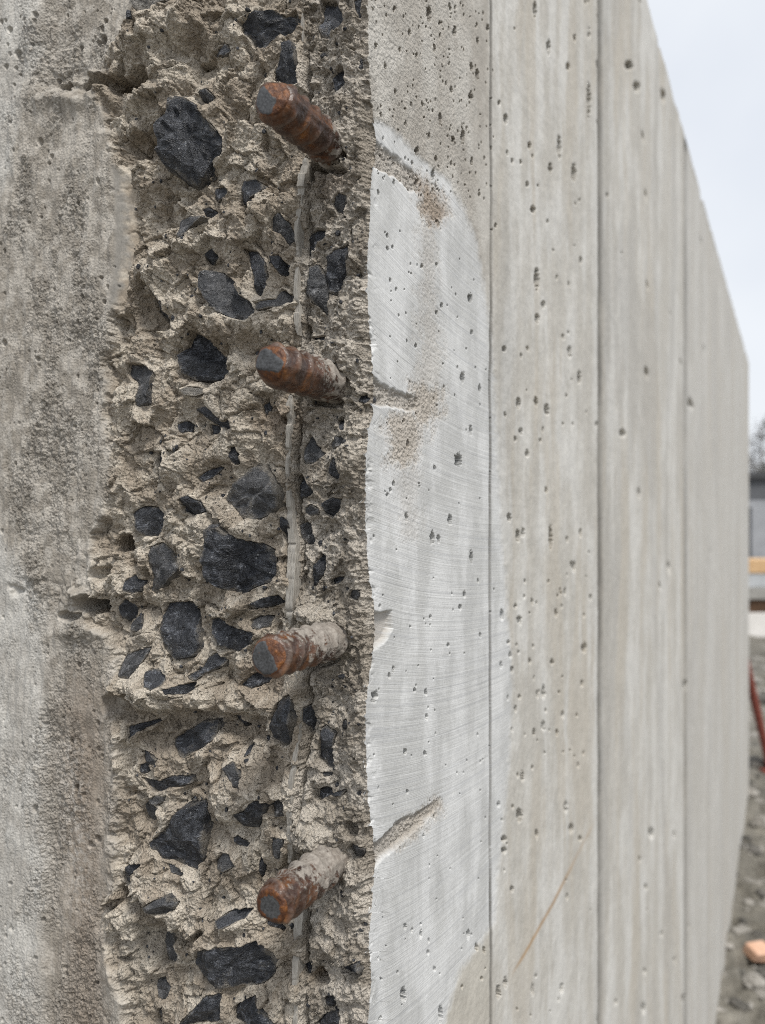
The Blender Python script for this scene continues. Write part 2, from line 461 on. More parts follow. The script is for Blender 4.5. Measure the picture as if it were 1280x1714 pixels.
# ------------------------------------------------------------------ traced outlines (pixels of the photograph)
OFF = {1: 0, 2: 430, 3: 860, 4: 1290}
RAW = [  # zoom sheet, kind (d dark, g grey, p pale), proud mm, outline in the 2x sheet
 (1,'d',0,[(797,75),(830,42),(880,50),(920,40),(960,55),(990,35),(1008,70),(985,105),(940,120),(905,140),(880,170),(855,165),(835,130),(805,110)]),
 (1,'d',-1,[(1068,-8),(1125,5),(1150,45),(1155,90),(1120,105),(1108,135),(1075,130),(1065,95),(1085,60),(1070,30)]),
 (1,'d',-1,[(955,155),(990,150),(1005,210),(1012,300),(985,305),(945,280),(920,285),(925,250),(940,215),(955,190)]),
 (1,'d',-1,[(1145,225),(1165,240),(1165,290),(1145,310),(1122,310),(1115,270),(1128,240)]),
 (1,'d',1,[(710,180),(735,155),(765,152),(775,175),(760,192),(725,190)]),
 (1,'d',5,[(600,350),(640,345),(680,370),(700,400),(735,440),(757,475),(745,520),(710,545),(690,590),(660,625),(630,615),(600,580),(563,560),(568,450),(590,400)]),
 (1,'d',1,[(712,628),(745,622),(760,640),(745,660),(720,672),(708,655)]),
 (1,'d',2,[(805,605),(850,597),(885,620),(885,640),(850,660),(835,680),(795,692),(800,650)]),
 (1,'g',3,[(605,735),(660,728),(700,735),(690,750),(650,775),(615,815),(598,800),(600,760)]),
 (1,'g',0,[(915,735),(940,715),(970,750),(982,800),(960,820),(940,785),(910,775)]),
 (1,'d',0,[(1012,775),(1060,762),(1095,770),(1090,800),(1050,810),(1030,850),(1010,845)]),
 (2,'d',2,[(1090,0),(1120,-24),(1170,-44),(1176,-20),(1156,70),(1130,130),(1096,120),(1090,60)]),
 (2,'g',3,[(1015,120),(1040,70),(1035,30),(1060,25),(1085,60),(1095,110),(1090,195),(1060,165)]),
 (1,'d',1,[(672,700),(690,690),(715,705),(705,722),(680,725)]),
 (1,'d',-2,[(1190,5),(1216,-4),(1218,70),(1203,76),(1194,40)]),
 (1,'d',0,[(675,850),(700,820),(712,855),(690,878),(674,872)]),
 (2,'d',0,[(808,-30),(850,-24),(890,20),(904,70),(890,140),(864,130),(856,70),(830,20)]),
 (1,'g',-1,[(1115,680),(1140,650),(1165,660),(1160,690),(1150,720),(1128,708)]),
 (1,'p',4,[(540,5),(570,-8),(597,8),(590,32),(560,38),(540,25)]),
 (1,'p',3,[(470,0),(510,-8),(540,10),(530,50),(500,75),(478,50)]),
 (1,'g',1,[(678,318),(710,312),(738,340),(725,362),(700,358),(680,340)]),
 (2,'g',0,[(685,70),(700,50),(750,55),(790,90),(830,140),(870,165),(885,200),(855,225),(800,215),(750,190),(715,150),(690,110)]),
 (2,'d',0,[(915,5),(945,0),(968,30),(965,60),(945,65),(925,35)]),
 (2,'g',-1,[(870,160),(930,145),(940,105),(975,125),(980,150),(930,175),(890,190)]),
 (2,'d',-3,[(505,70),(515,115),(540,160),(545,230),(520,210),(485,165),(490,110)]),
 (2,'d',-1,[(625,245),(655,245),(690,285),(740,350),(745,395),(710,410),(650,415),(605,395),(585,330),(600,290)]),
 (2,'g',0,[(435,360),(480,360),(522,390),(515,430),(515,490),(480,505),(460,470),(460,420),(430,390)]),
 (2,'p',3,[(635,452),(650,440),(680,440),(686,455),(668,470),(645,468)]),
 (2,'d',0,[(645,510),(690,500),(720,520),(745,555),(790,545),(797,575),(770,582),(735,570),(690,540)]),
 (2,'d',-1,[(690,560),(735,565),(730,588),(700,600)]),
 (2,'d',1,[(590,560),(610,548),(632,560),(628,585),(602,590)]),
 (2,'d',0,[(515,655),(560,650),(570,690),(560,740),(530,775),(508,770),(520,720)]),
 (2,'d',0,[(662,740),(690,720),(730,700),(745,705),(720,735),(680,758)]),
 (3,'g',5,[(750,-50),(780,-100),(840,-158),(880,-164),(920,-120),(946,-60),(930,-20),(880,16),(810,20),(788,-10)]),
 (2,'d',0,[(622,815),(650,800),(685,820),(695,850),(660,868),(630,855)]),
 (2,'g',0,[(1015,650),(1030,592),(1055,630),(1082,660),(1050,690),(1015,695)]),
 (2,'g',0,[(1100,630),(1120,600),(1160,605),(1155,630),(1110,642)]),
 (2,'d',-1,[(985,735),(1010,725),(1055,790),(1020,805),(985,810)]),
 (2,'d',1,[(1115,690),(1130,672),(1150,705),(1165,730),(1150,752),(1110,725)]),
 (2,'d',1,[(1090,825),(1120,808),(1150,810),(1140,850),(1110,872),(1090,860)]),
 (2,'d',-3,[(1112,545),(1135,532),(1155,585),(1130,575)]),
 (2,'d',0,[(1197,462),(1220,455),(1230,475),(1222,490),(1200,482)]),
 (2,'d',0,[(782,640),(800,635),(806,690),(790,697),(780,670)]),
 (2,'d',-3,[(1035,268),(1060,262),(1088,262),(1086,278),(1050,276)]),
 (2,'d',-2,[(877,485),(890,470),(896,500),(882,540),(875,520)]),
 (2,'g',1,[(1015,842),(1040,830),(1075,845),(1068,862),(1030,866),(1012,856)]),
 (3,'d',1,[(445,0),(480,-26),(520,-22),(545,0),(545,30),(520,75),(480,80),(455,45)]),
 (3,'d',3,[(720,50),(755,45),(785,70),(830,90),(870,95),(915,120),(930,200),(900,230),(840,250),(810,275),(770,255),(715,220),(700,150),(715,100)]),
 (3,'g',2,[(505,110),(560,95),(590,125),(618,180),(590,210),(555,240),(530,272),(505,255),(515,200),(497,160)]),
 (3,'d',1,[(442,225),(460,200),(480,225),(475,258),(455,266),(440,250)]),
 (3,'d',1,[(850,300),(890,280),(940,270),(952,295),(900,312),(860,315)]),
 (3,'d',3,[(550,300),(600,292),(640,295),(655,340),(660,380),(675,440),(660,475),(600,485),(555,450),(538,380),(540,330)]),
 (3,'d',2,[(703,355),(735,340),(765,370),(820,385),(868,400),(850,430),(800,460),(750,440),(715,400)]),
 (3,'g',0,[(845,355),(870,338),(905,345),(900,378),(870,388),(848,375)]),
 (3,'d',0,[(400,310),(418,285),(440,310),(435,350),(415,372),(400,350)]),
 (3,'g',2,[(428,370),(445,345),(465,340),(482,380),(465,395),(435,392)]),
 (3,'g',2,[(410,515),(430,470),(480,450),(515,445),(500,490),(460,550),(415,540)]),
 (3,'d',1,[(518,520),(545,512),(585,535),(588,560),(560,578),(525,570)]),
 (3,'d',2,[(648,540),(690,510),(710,475),(735,460),(762,490),(750,510),(700,530),(670,555)]),
 (3,'d',-1,[(590,575),(640,565),(675,558),(670,580),(650,598),(600,590)]),
 (3,'d',-2,[(800,575),(835,535),(880,520),(905,530),(880,570),(830,590)]),
 (3,'d',2,[(900,690),(925,640),(955,610),(990,600),(995,690),(975,770),(950,780),(905,750),(895,720)]),
 (3,'d',-1,[(1012,650),(1035,640),(1045,690),(1035,730),(1015,742),(1008,700)]),
 (3,'d',1,[(548,765),(590,735),(640,720),(665,698),(715,695),(720,750),(680,785),(640,800),(605,825),(570,800)]),
 (3,'d',-2,[(430,710),(460,705),(520,690),(530,698),(480,718),(445,745),(430,765)]),
 (3,'d',0,[(460,790),(500,805),(530,820),(522,840),(490,840),(468,815)]),
 (3,'d',0,[(468,840),(492,835),(500,860),(480,872),(466,858)]),
 (3,'d',0,[(1070,720),(1085,710),(1120,735),(1110,780),(1115,850),(1090,860),(1055,820),(1065,770)]),
 (3,'g',0,[(1150,695),(1165,685),(1176,700),(1168,724),(1150,722)]),
 (3,'d',0,[(1070,130),(1090,140),(1085,200),(1060,235),(1042,248),(1048,195)]),
 (3,'d',0,[(935,10),(960,20),(975,60),(970,110),(950,95),(935,50)]),
 (3,'g',-1,[(988,40),(1015,20),(1040,55),(1045,100),(1010,110),(990,80)]),
 (3,'g',-1,[(1172,278),(1190,252),(1215,255),(1218,275),(1195,288)]),
 (3,'d',-2,[(740,655),(770,690),(790,725),(775,728),(755,700)]),
 (3,'d',-1,[(1100,222),(1125,212),(1150,212),(1130,232),(1108,236)]),
 (4,'g',0,[(770,-20),(800,-40),(830,0),(836,50),(810,44)]),
 (3,'d',0,[(815,785),(828,775),(833,805),(820,812)]),
 (4,'d',0,[(473,25),(520,40),(580,18),(640,20),(645,40),(600,55),(560,60),(525,78),(490,55)]),
 (4,'g',1,[(490,100),(520,84),(560,82),(558,100),(520,118),(496,118)]),
 (4,'g',1,[(467,120),(485,104),(512,120),(515,165),(490,180),(466,165)]),
 (4,'d',2,[(505,240),(560,190),(600,130),(640,115),(690,95),(693,200),(690,290),(665,335),(600,305),(545,280)]),
 (4,'d',3,[(800,135),(840,125),(870,90),(900,75),(910,110),(890,150),(860,195),(825,185),(805,160)]),
 (4,'d',0,[(778,225),(795,218),(832,245),(825,260),(800,252)]),
 (4,'g',0,[(725,300),(750,268),(775,275),(795,315),(760,332),(735,325)]),
 (4,'d',-2,[(858,265),(870,290),(874,340),(862,385),(852,392),(862,340)]),
 (4,'d',0,[(418,350),(440,310),(480,295),(510,292),(495,315),(460,335),(455,380),(425,370)]),
 (4,'g',-1,[(570,302),(600,310),(632,335),(620,348),(590,330)]),
 (4,'g',1,[(530,425),(565,405),(600,390),(635,415),(630,440),(590,452),(545,448)]),
 (4,'d',-2,[(750,480),(790,460),(848,460),(830,490),(780,498)]),
 (4,'g',1,[(515,545),(530,530),(545,570),(570,600),(590,625),(570,655),(520,665),(510,600)]),
 (4,'d',2,[(663,620),(680,580),(750,572),(820,575),(870,560),(900,600),(918,650),(900,700),(870,722),(800,718),(730,720),(680,700),(665,660)]),
 (4,'d',1,[(600,850),(660,790),(700,745),(745,738),(755,830),(720,838),(650,838)]),
 (4,'d',1,[(782,790),(820,770),(850,755),(865,790),(900,810),(930,845),(850,852),(785,830)]),
 (4,'d',-1,[(1136,650),(1170,642),(1214,624),(1222,655),(1214,680),(1176,685),(1148,672)]),
 (4,'d',0,[(1045,855),(1090,815),(1135,800),(1150,860)]),
 (4,'d',0,[(1080,765),(1105,748),(1130,745),(1125,775),(1108,800),(1092,790)]),
 (4,'d',0,[(1050,70),(1085,58),(1120,75),(1165,60),(1150,80),(1100,85),(1060,108),(1048,95)]),
 (4,'g',0,[(910,110),(930,90),(965,100),(955,150),(920,155)]),
 (4,'g',0,[(920,215),(955,225),(950,270),(935,300),(915,280)]),
 (4,'g',-1,[(1165,260),(1190,235),(1225,260),(1215,290),(1180,295)]),
 (4,'g',0,[(500,720),(530,705),(555,740),(545,778),(510,775)]),
 (4,'d',-1,[(505,835),(530,795),(545,790),(530,850),(505,860)]),
 (4,'d',-2,[(875,510),(900,500),(935,545),(925,562),(890,535)]),
 (4,'g',0,[(1080,6),(1095,0),(1112,8),(1105,20),(1085,18)]),
 (4,'d',-4,[(1000,660),(1020,655),(1030,690),(1010,700),(998,685)]),
]
STONES = [(k, pr, [(x / 2, y / 2 + OFF[sh]) for x, y in pts]) for sh, k, pr, pts in RAW]

# ------------------------------------------------------------------ broken end of the wall: relief
t_cols = np.concatenate([np.linspace(0, 0.300, 600), np.linspace(0.302, THICK, 24)])
NR = 1340
zh = 0.70 * (ZC + Lv[1] * np.minimum(t_cols, 0.31)) + 0.012
v = np.linspace(-1, 1, NR)[:, None] * zh[None, :] + EYE
lo = np.linspace(0, 1, 12, endpoint=False)[:, None]
T = np.concatenate([-0.06 + lo * (v[0] + 0.06), v, v[-1] + (1 - lo[::-1]) * (TOP - v[-1])], 0)
Tg = np.broadcast_to(t_cols[None, :], T.shape).astype(np.float32)
Zg = T.astype(np.float32)
PX, PY = project(0.0, Tg, Zg)
PX = PX.astype(np.float32); PY = PY.astype(np.float32)
U, V = Tg * 1000, (Zg - EYE) * 1000            # millimetres on the face

wx = 5 * fbm(U, V, 22, 3, 11); wy = 5 * fbm(U, V, 22, 3, 12)
wx2 = 1.6 * fbm(U, V, 6, 2, 13); wy2 = 1.6 * fbm(U, V, 6, 2, 14)
UW, VW = U + wx + wx2, V + wy + wy2

def curve(pts, y):
    p = np.array(pts, float)
    return np.interp(y, p[:, 1], p[:, 0])

# left limit of the fractured band, and the fin line
EDGE_A = [(232,-60),(215,20),(200,60),(172,120),(165,150),(188,200),(200,280),(213,300),(216,430),(200,500),(190,600),(185,700),(200,760),(190,840),(165,900),(160,990),(150,1040),(185,1060),(206,1110),(192,1160),(196,1200),(205,1290),(200,1400),(205,1475),(175,1520),(185,1580),(212,1640),(228,1780)]
FIN = [(505,-60),(505,260),(500,420),(500,560),(488,680),(484,800),(488,900),(496,1000),(506,1060),(506,1160),(502,1240),(492,1360),(487,1440),(500,1530),(500,1600),(500,1780)]
ea = curve(EDGE_A, PY) + 17 * fbm(U, V, 11, 4, 21, 0.6)
fl = curve(FIN, PY) + 2.5 * fbm(U, V, 8, 2, 22)
wA = 1 - sstep(-7, 7, PX - ea)                    # old cast skin on the left
wC = sstep(-3, 6, PX - fl)                        # set back strip beside the corner
wB = np.clip(1 - wA - wC, 0, 1)

f1, e1 = facets(UW, VW, 13, 3, 0.55)
f2, e2 = facets(UW + 40, VW - 20, 5.5, 4, 0.6)
f0, e0 = facets(UW - 30, VW + 10, 26, 5, 0.5)
macro = 10.5 * fbm(UW, VW, 42, 3, 31) + 4.6 * f0
med = 1.8 * ridged(UW, VW, 17, 3, 33) + 3.6 * fbm(UW, VW, 15, 4, 34, 0.6)
rmask = sstep(-0.25, 0.3, fbm(UW, VW, 20, 2, 39))[...]
fine = (1.6 * fbm(UW, VW, 5.0, 4, 35, 0.62) + 0.3 * ridged(UW + VW * 0.3, VW, 3.2, 3, 36)) * (0.45 + 0.65 * rmask)
grit = 0.42 * fbm(U, V, 1.5, 2, 37, 0.65)
hB = macro + med + 4.6 * f1 + 1.4 * f2 * (0.25 + 0.9 * rmask) + 1.0 * fine + 1.25 * grit + 0.8 * grains(UW, VW, 3.0, 50) * rmask + 0.5 * grains(U, V, 1.6, 52) - 1.0 * sstep(0.12, 0, e1)
shear = U * 0.8 + V * 0.6
hC = 0.55 * macro + 2.4 * f1 + 1.8 * f2 + 1.5 * fine + 1.6 * grit + 0.7 * grains(U, V, 2.0, 53) + 1.8 * ridged(shear, V - U * 0.5, 7, 3, 38) - 1.0 + 3.6 * sstep(540, 600, PX)
drag = fbm(U + 0.15 * V, V * 0.28, 6, 3, 41)
sandm = 0.85 * sstep(-0.12, 0.36, fbm(U, V * 0.45, 30, 4, 42, 0.6) + 0.14 - 0.55 * sstep(0, 1, np.abs(PX - 110) / 110 - 0.35))
lumps = 0.6 * grains(U + 0.3 * wx, V + 0.3 * wy, 3.3, 43) + 0.5 * grains(U, V, 1.7, 44) * sstep(-0.3, 0.2, fbm(U, V, 15, 2, 48)) - 0.25
hA = 5.0 + 1.6 * fbm(U, V, 40, 2, 44) + 1.7 * drag + sandm * (1.1 * fbm(U + 0.4 * V, V, 2.6, 3, 45, 0.7) + 1.5 * lumps + 0.7 * fbm(UW, VW, 9, 2, 49)) + 0.10 * fbm(U, V, 1.2, 2, 46)
hA += -6.0 * sstep(172, 140, PY + 22 * fbm(U, V, 12, 3, 47)) * sstep(60, 110, PX)                        # upper lift sits further back
hA += 1.4 * sstep(95, 70, PX)                                                 # smooth flat band at far left
hA += -2.4 * sstep(80, 95, PX) * sstep(205, 175, PX) * sstep(1180, 1230, PY)  # shallow trough low down

H = hA * wA + hB * wB + hC * wC

# hand placed bumps and hollows: x, y, rx, ry (px), angle, amplitude mm
BLOBS = [
 (208,143,22,14,-12,-34),(152,145,14,12,25,-18),(112,148,12,9,0,-8),(235,132,14,14,0,-20),(176,138,16,9,-20,-9),(128,138,9,8,0,5),(188,160,9,9,0,6),(160,128,10,8,0,5),(120,172,55,16,0,4),(235,165,35,14,-15,5),(172,146,10,18,0,5),
 (160,1012,17,15,-10,-36),(125,1030,16,9,0,-9),(204,914,14,14,0,-34),(176,958,14,10,10,-8),(143,995,14,10,0,6),(150,1050,45,16,-15,5),
 (40,987,12,6,20,-5),(75,962,14,6,0,3),
 (225,1497,16,20,-35,-34),(195,1512,20,7,-25,-9),(313,1560,11,12,0,-26),(345,1563,8,12,20,-9),(250,1520,12,26,-20,-8),
 (300,1500,75,42,10,9),(410,1440,60,55,0,5),(395,1540,60,22,-15,6),(270,1570,22,40,0,-7),
 (330,1165,95,22,8,8),(330,1208,100,20,6,-8),(250,1140,40,24,20,6),(205,1180,20,22,0,-8),(420,1225,30,40,0,-5),(270,1240,50,30,0,-4),
 (330,520,18,50,20,6),(430,548,70,18,-12,7),(365,545,36,20,30,5),(300,555,26,18,-25,6),(330,600,45,38,0,-8),(248,520,20,45,-12,-9),(222,590,26,30,0,4),
 (300,185,40,18,-20,5),(265,60,30,30,0,6),(330,50,50,22,0,6),(225,85,26,22,0,5),(380,150,40,30,0,5),(430,175,24,40,-20,3),(290,130,36,30,0,5),
 (245,55,10,18,0,-9),(380,110,40,10,10,-4),(240,250,24,20,0,-7),(232,215,26,12,-20,5),(240,310,20,14,0,4),(250,370,40,36,0,-6),(310,330,30,14,20,-6),(330,300,40,10,0,-5),
 (420,360,40,40,0,4),(480,330,20,34,0,5),(395,400,30,14,-10,5),(270,300,30,12,20,4),(430,330,60,18,0,-4),
 (400,650,55,30,10,5),(340,720,40,22,0,-4),(400,730,50,40,0,4),(440,690,30,25,0,-4),(230,640,30,60,0,-4),(330,770,70,20,-20,4),
 (300,900,34,20,10,6),(330,880,40,14,0,4),(240,840,30,20,0,3),(320,980,16,50,0,4),(420,1015,50,12,-15,5),(430,880,60,20,0,3),(250,940,20,16,0,5),(240,1060,26,20,0,5),
 (320,1110,45,14,-10,4),(380,1120,20,40,30,-5),(300,1330,30,22,0,-5),(430,1330,40,40,-30,6),(390,1380,30,20,0,-4),(380,1320,26,26,0,4),(250,1450,40,14,0,4),
 (220,1600,34,50,0,6),(400,1580,80,12,-4,5),(380,1625,90,18,0,-3),(470,1620,20,60,0,-4),(300,1660,40,30,0,-4),
 (540,1410,34,34,15,13),(505,1375,26,40,0,6),(535,1036,32,20,20,12),(565,1090,18,10,-30,5),(512,1020,14,20,0,5),
 (580,225,26,30,0,5),(560,180,30,20,0,4),(550,700,30,16,-20,-5),(590,760,24,30,0,5),(540,760,24,40,0,-3),(585,600,24,24,0,4),
 (560,1180,30,30,0,-4),(590,1250,20,40,0,3),(540,1340,40,14,-10,-4),(585,1430,26,16,0,-6),(560,1530,26,50,0,-4),(590,1500,22,40,0,4),(535,1640,18,14,0,-14),(575,1660,40,14,0,4),
 (548,284,30,8,20,-7),(548,674,28,7,5,-7),(540,1112,26,7,-15,-7),(548,1484,26,8,-30,-7),
 (573,640,6,14,0,-8),(572,248,8,22,-10,-7),(568,1075,8,8,0,-8),(590,1385,10,12,0,-7),
]
for bx, by, rx, ry, an, am in BLOBS:
    a = math.radians(an); ca, sa = math.cos(a), math.sin(a)
    rr = max(rx, ry) * 2.6
    m = (np.abs(PX - bx) < rr) & (np.abs(PY - by) < rr)
    jj, ii = np.nonzero(m)
    if len(jj) == 0: continue
    r0, r1, c0, c1 = jj.min(), jj.max() + 1, ii.min(), ii.max() + 1
    sl = (slice(r0, r1), slice(c0, c1))
    dx = PX[sl] - bx + wx[sl] * 1.8 + wx2[sl] * 3; dy = PY[sl] - by + wy[sl] * 1.8 + wy2[sl] * 3
    u_ = (dx * ca + dy * sa) / rx; v_ = (-dx * sa + dy * ca) / ry
    q = u_ * u_ + v_ * v_
    k = sstep(1.35, 0.72, np.sqrt(q) + 0.22 * wx2[sl] + 0.10 * wx[sl]) if am <= -7 else np.exp(-q)
    H[sl] += am * (1.15 if am <= -7 else 0.95) * k

crumb = np.clip(np.exp(-((PX - 150) / 75) ** 2 - ((PY - 138) / 24) ** 2) + np.exp(-((PX - 150) / 50) ** 2 - ((PY - 1000) / 36) ** 2) + 0.8 * np.exp(-((PX - 195) / 26) ** 2 - ((PY - 930) / 50) ** 2) + 0.9 * np.exp(-((PX - ea - 4) / 20) ** 2) * sstep(-0.1, 0.3, fbm(U, V, 28, 2, 54)), 0, 1)
H += crumb * (2.6 * grains(UW, VW, 8, 55) + 2.0 * grains(UW, VW, 4.2, 56) - 1.6 + 1.5 * fbm(U, V, 6, 3, 57))
# open joint right of the fin
jd = PX - fl - 11
H += -7.0 * np.exp(-(jd / 3.2) ** 2) * sstep(-0.25, 0.1, fbm(U * 0.3, V, 30, 2, 51) + 0.12)
# a smooth steep sliver left over from the form at the upper left
sl_ = sstep(5, 0, np.abs(PX - curve([(206,270),(211,330),(211,430),(203,530)], PY) + 0) - 9) * sstep(270, 300, PY) * sstep(545, 500, PY)
sliver = sl_ * (PX > 190)
H = H * (1 - sliver * 0.85) + sliver * 0.85 * (3.0 - (PX - 200) * 0.25)

# pits in the old skin
def pits(Hm, Ax, Ay, items, depthk, jit=None):
    for (cx, cy, rx, ry) in items:
        m0 = np.searchsorted(-Ax[Ax.shape[0] // 2], -(cx + rx * 2 + 3)) if Ax[0, 0] > Ax[0, -1] else np.searchsorted(Ax[Ax.shape[0] // 2], cx - rx * 2 - 3)
        m1 = np.searchsorted(-Ax[Ax.shape[0] // 2], -(cx - rx * 2 - 3)) if Ax[0, 0] > Ax[0, -1] else np.searchsorted(Ax[Ax.shape[0] // 2], cx + rx * 2 + 3)
        if m1 <= m0: continue
        c = Ay[:, (m0 + m1) // 2 if (m0 + m1) // 2 < Ay.shape[1] else -1]
        r = np.nonzero(np.abs(c - cy) < ry * 2 + 3)[0]
        if len(r) == 0: continue
        s = (slice(r[0], r[-1] + 1), slice(m0, m1))
        q = np.sqrt(((Ax[s] - cx) / rx) ** 2 + ((Ay[s] - cy) / ry) ** 2) + (0 if jit is None else 0.6 * jit[s])
        Hm[s] -= depthk * min(rx, ry) * sstep(1.06, 0.78, q)

it = []
for k in range(900):
    x, y = rng.uniform(-40, 205), rng.uniform(-60, 1770)
    r = min(6.0, 1.2 * math.exp(rng.normal(0, 0.5)))
    it.append((x, y, r, r * rng.uniform(0.9, 1.8)))
for x, y, r in [(8,36,2.6),(15,44,3.4),(23,43,2.6),(30,58,4),(43,98,6),(25,120,4),(40,122,3),(72,33,4),(11,16,2.4),(55,42,3),(28,84,2.4),(173,66,6),(165,72,4),(68,83,2.6),(8,133,2),(38,150,2.2)]:
    it.append((x, y, r, r * 1.35))
Hpit = np.zeros_like(H)
pits(Hpit, PX, PY, it, 0.7)
H += Hpit * wA

# sockets for the stones
stone_in = np.zeros_like(H)
Hbase = H.copy()
def region(poly, pad):
    p = np.array(poly); x0, y0 = p.min(0) - pad; x1, y1 = p.max(0) + pad
    m = (PX > x0) & (PX < x1) & (PY > y0) & (PY < y1)
    jj, ii = np.nonzero(m)
    if len(jj) == 0: return None
    return slice(jj.min(), jj.max() + 1), slice(ii.min(), ii.max() + 1)

stone_geo = []
for kind, proud, poly in STONES:
    sl = region(poly, 16)
    if sl is None: continue
    rag = 2.0 * fbm(U[sl], V[sl], 3, 3, 61) + np.maximum(0, 6.5 * fbm(U[sl], V[sl], 7, 3, 62) - 0.8)
    d = sdf(poly, PX[sl], PY[sl]) + rag
    ins = d < 0
    if ins.sum() < 8: continue
    X_, Y_ = PX[sl][ins], PY[sl][ins]
    hb = Hbase[sl][ins]
    A = np.stack([X_ - X_.mean(), Y_ - Y_.mean(), np.ones_like(X_)], 1)
    co, *_ = np.linalg.lstsq(A, hb, rcond=None)
    # matrix near the rim is pulled toward the plane of the stone, then drops away inside
    plane = co[0] * (PX[sl] - X_.mean()) + co[1] * (PY[sl] - Y_.mean()) + co[2]
    w = sstep(12, 0, d) * 0.5
    Hn = Hbase[sl] * (1 - w) + plane * w
    Hn = H[sl] * (1 - w) + plane * w + 0.9 * np.exp(-np.maximum(d, 0) / 4.0) * (d > -1)
    Hn = np.where(d < 1.5, Hn - 8.0 * sstep(1.5, -2.5, d), Hn)
    H[sl] = Hn
    stone_in[sl] = np.maximum(stone_in[sl], sstep(1, -2, d))
    stone_geo.append((kind, proud, poly, (X_.mean(), Y_.mean()), co))

# edge against the cast side face
EDGE_R = [(617,-60),(615,0),(616,70),(618,130),(624,190),(629,225),(627,262),(621,300),(619,360),(615,430),(615,500),(619,560),(623,610),(626,640),(624,690),(617,720),(612,770),(612,880),(616,950),(625,1010),(628,1060),(621,1110),(613,1170),(612,1230),(615,1330),(624,1400),(628,1450),(622,1520),(617,1580),(622,1640),(615,1714),(615,1780)]
def edge_h(pyv):
    e = curve(EDGE_R, pyv)
    n = 2.6 * fbm(pyv * 0 + 3.3, pyv, 16, 4, 71, 0.6) + 2.2 * np.maximum(0, fbm(pyv * 0 + 9.3, pyv, 11, 3, 72) - 0.12) * -6 + 1.2 * fbm(pyv * 0 + 5.3, pyv, 4, 2, 73)
    return (620 - e - n) / 1.633                         # mm the corner stands out
eh = edge_h(PY)
kE = np.exp(-(Tg * 1000 / 3.0) ** 2)
H = H * (1 - kE) + kE * (eh + (H - np.broadcast_to(H[:, 8:9], H.shape)) * 0.0)
top_fade = sstep(TOP, TOP - 0.05, Zg) * sstep(THICK, THICK - 0.015, Tg)
H = H * top_fade
Hm = H / 1000.0

# albedo of the broken end
def lerp(a, b, k): return a + (b - a) * k[..., None]
def C3(*c): return np.array(c, np.float32)
tone = fbm(U, V, 30, 3, 81)
tone2 = fbm(U, V, 9, 3, 82)
colB = lerp(C3(0.37, 0.318, 0.255), C3(0.58, 0.523, 0.44), sstep(-0.25, 0.35, tone + 0.6 * tone2 + 0.02 * (H - 1)))
colB = lerp(colB, C3(0.27, 0.228, 0.182), 0.5 * sstep(0.1, 0.5, fbm(U, V, 17, 3, 83)))
colC = lerp(C3(0.325, 0.288, 0.24), C3(0.515, 0.47, 0.408), sstep(-0.3, 0.3, tone + 0.8 * tone2))
bandx = curve([(75,-60),(80,90),(55,170),(28,300),(-20,420),(-30,820),(20,900),(85,1000),(88,1200),(85,1780)], PY) + 10 * fbm(U, V, 25, 3, 84)
wlight = sstep(10, -12, PX - bandx)
colA = lerp(C3(0.305, 0.278, 0.24), C3(0.435, 0.405, 0.36), sstep(-0.35, 0.35, 1.3 * tone2 + tone))
colA = lerp(colA, lerp(C3(0.44, 0.42, 0.385), C3(0.53, 0.515, 0.48), sstep(-0.3, 0.3, tone)), 0.9 * wlight)
colA = lerp(colA, C3(0.41, 0.38, 0.335), 0.8 * sandm * sstep(0.0, 0.3, lumps) * sstep(200, 150, PX))
bro = np.exp(-((PX - 150) / 40) ** 2) * sstep(1060, 1200, PY)
colA = lerp(colA, C3(0.26, 0.212, 0.168), 0.7 * bro)
eff = np.exp(-((PX - 120 - (PY - 1290) * 0.08) / 26) ** 2) * sstep(1190, 1260, PY) * sstep(1600, 1420, PY) * sstep(-0.1, 0.25, fbm(U, V, 4, 3, 85))
colA = lerp(colA, C3(0.45, 0.42, 0.38), 0.8 * eff)
colA = lerp(colA, C3(0.285, 0.27, 0.245), sliver)
col = colA * wA[..., None] + colB * wB[..., None] + colC * wC[..., None]
for cx, cy, rx, ry in [(440,1135,40,16),(525,1395,0,0),(470,700,46,26),(560,305,30,30)]:
    if rx: col = lerp(col, C3(0.24, 0.16, 0.11), 0.28 * np.exp(-((PX - cx) / rx) ** 2 - ((PY - cy) / ry) ** 2))
for cx, cy, rx, ry in [(530,1395,40,45),(535,1032,36,24),(590,740,30,40),(330,880,60,30),(230,1065,40,26),(230,1610,30,60)]:
    col = lerp(col, C3(0.52, 0.475, 0.405), 0.6 * np.exp(-((PX - cx) / rx) ** 2 - ((PY - cy) / ry) ** 2))
col = lerp(col, C3(0.33, 0.2, 0.09), 0.8 * np.exp(-((PX - 528) / 10) ** 2 - ((PY - 1640) / 8) ** 2))
grain = np.clip(0.95 * wB + 1.0 * wC + wA * (0.3 + 0.7 * sandm), 0, 1) * (1 - 0.9 * sliver)

wall = empty('concrete_wall', (C0[0], C0[1], 0.0))
tag(wall, 'grey board-marked concrete wall with broken end showing dark stones and four rusty bars', 'wall')
W0 = np.array(wall.location)

P = world_pts(-Hm, Tg, Zg) - W0
me = grid_mesh('broken_end', P, flip=False)
attr(me, 'col', col); attr(me, 'grain', grain)
broken = link('broken_end', me, MT['mortar'], wall)
broken['label'] = 'broken rough end of the wall, beige mortar full of dark crushed stone'

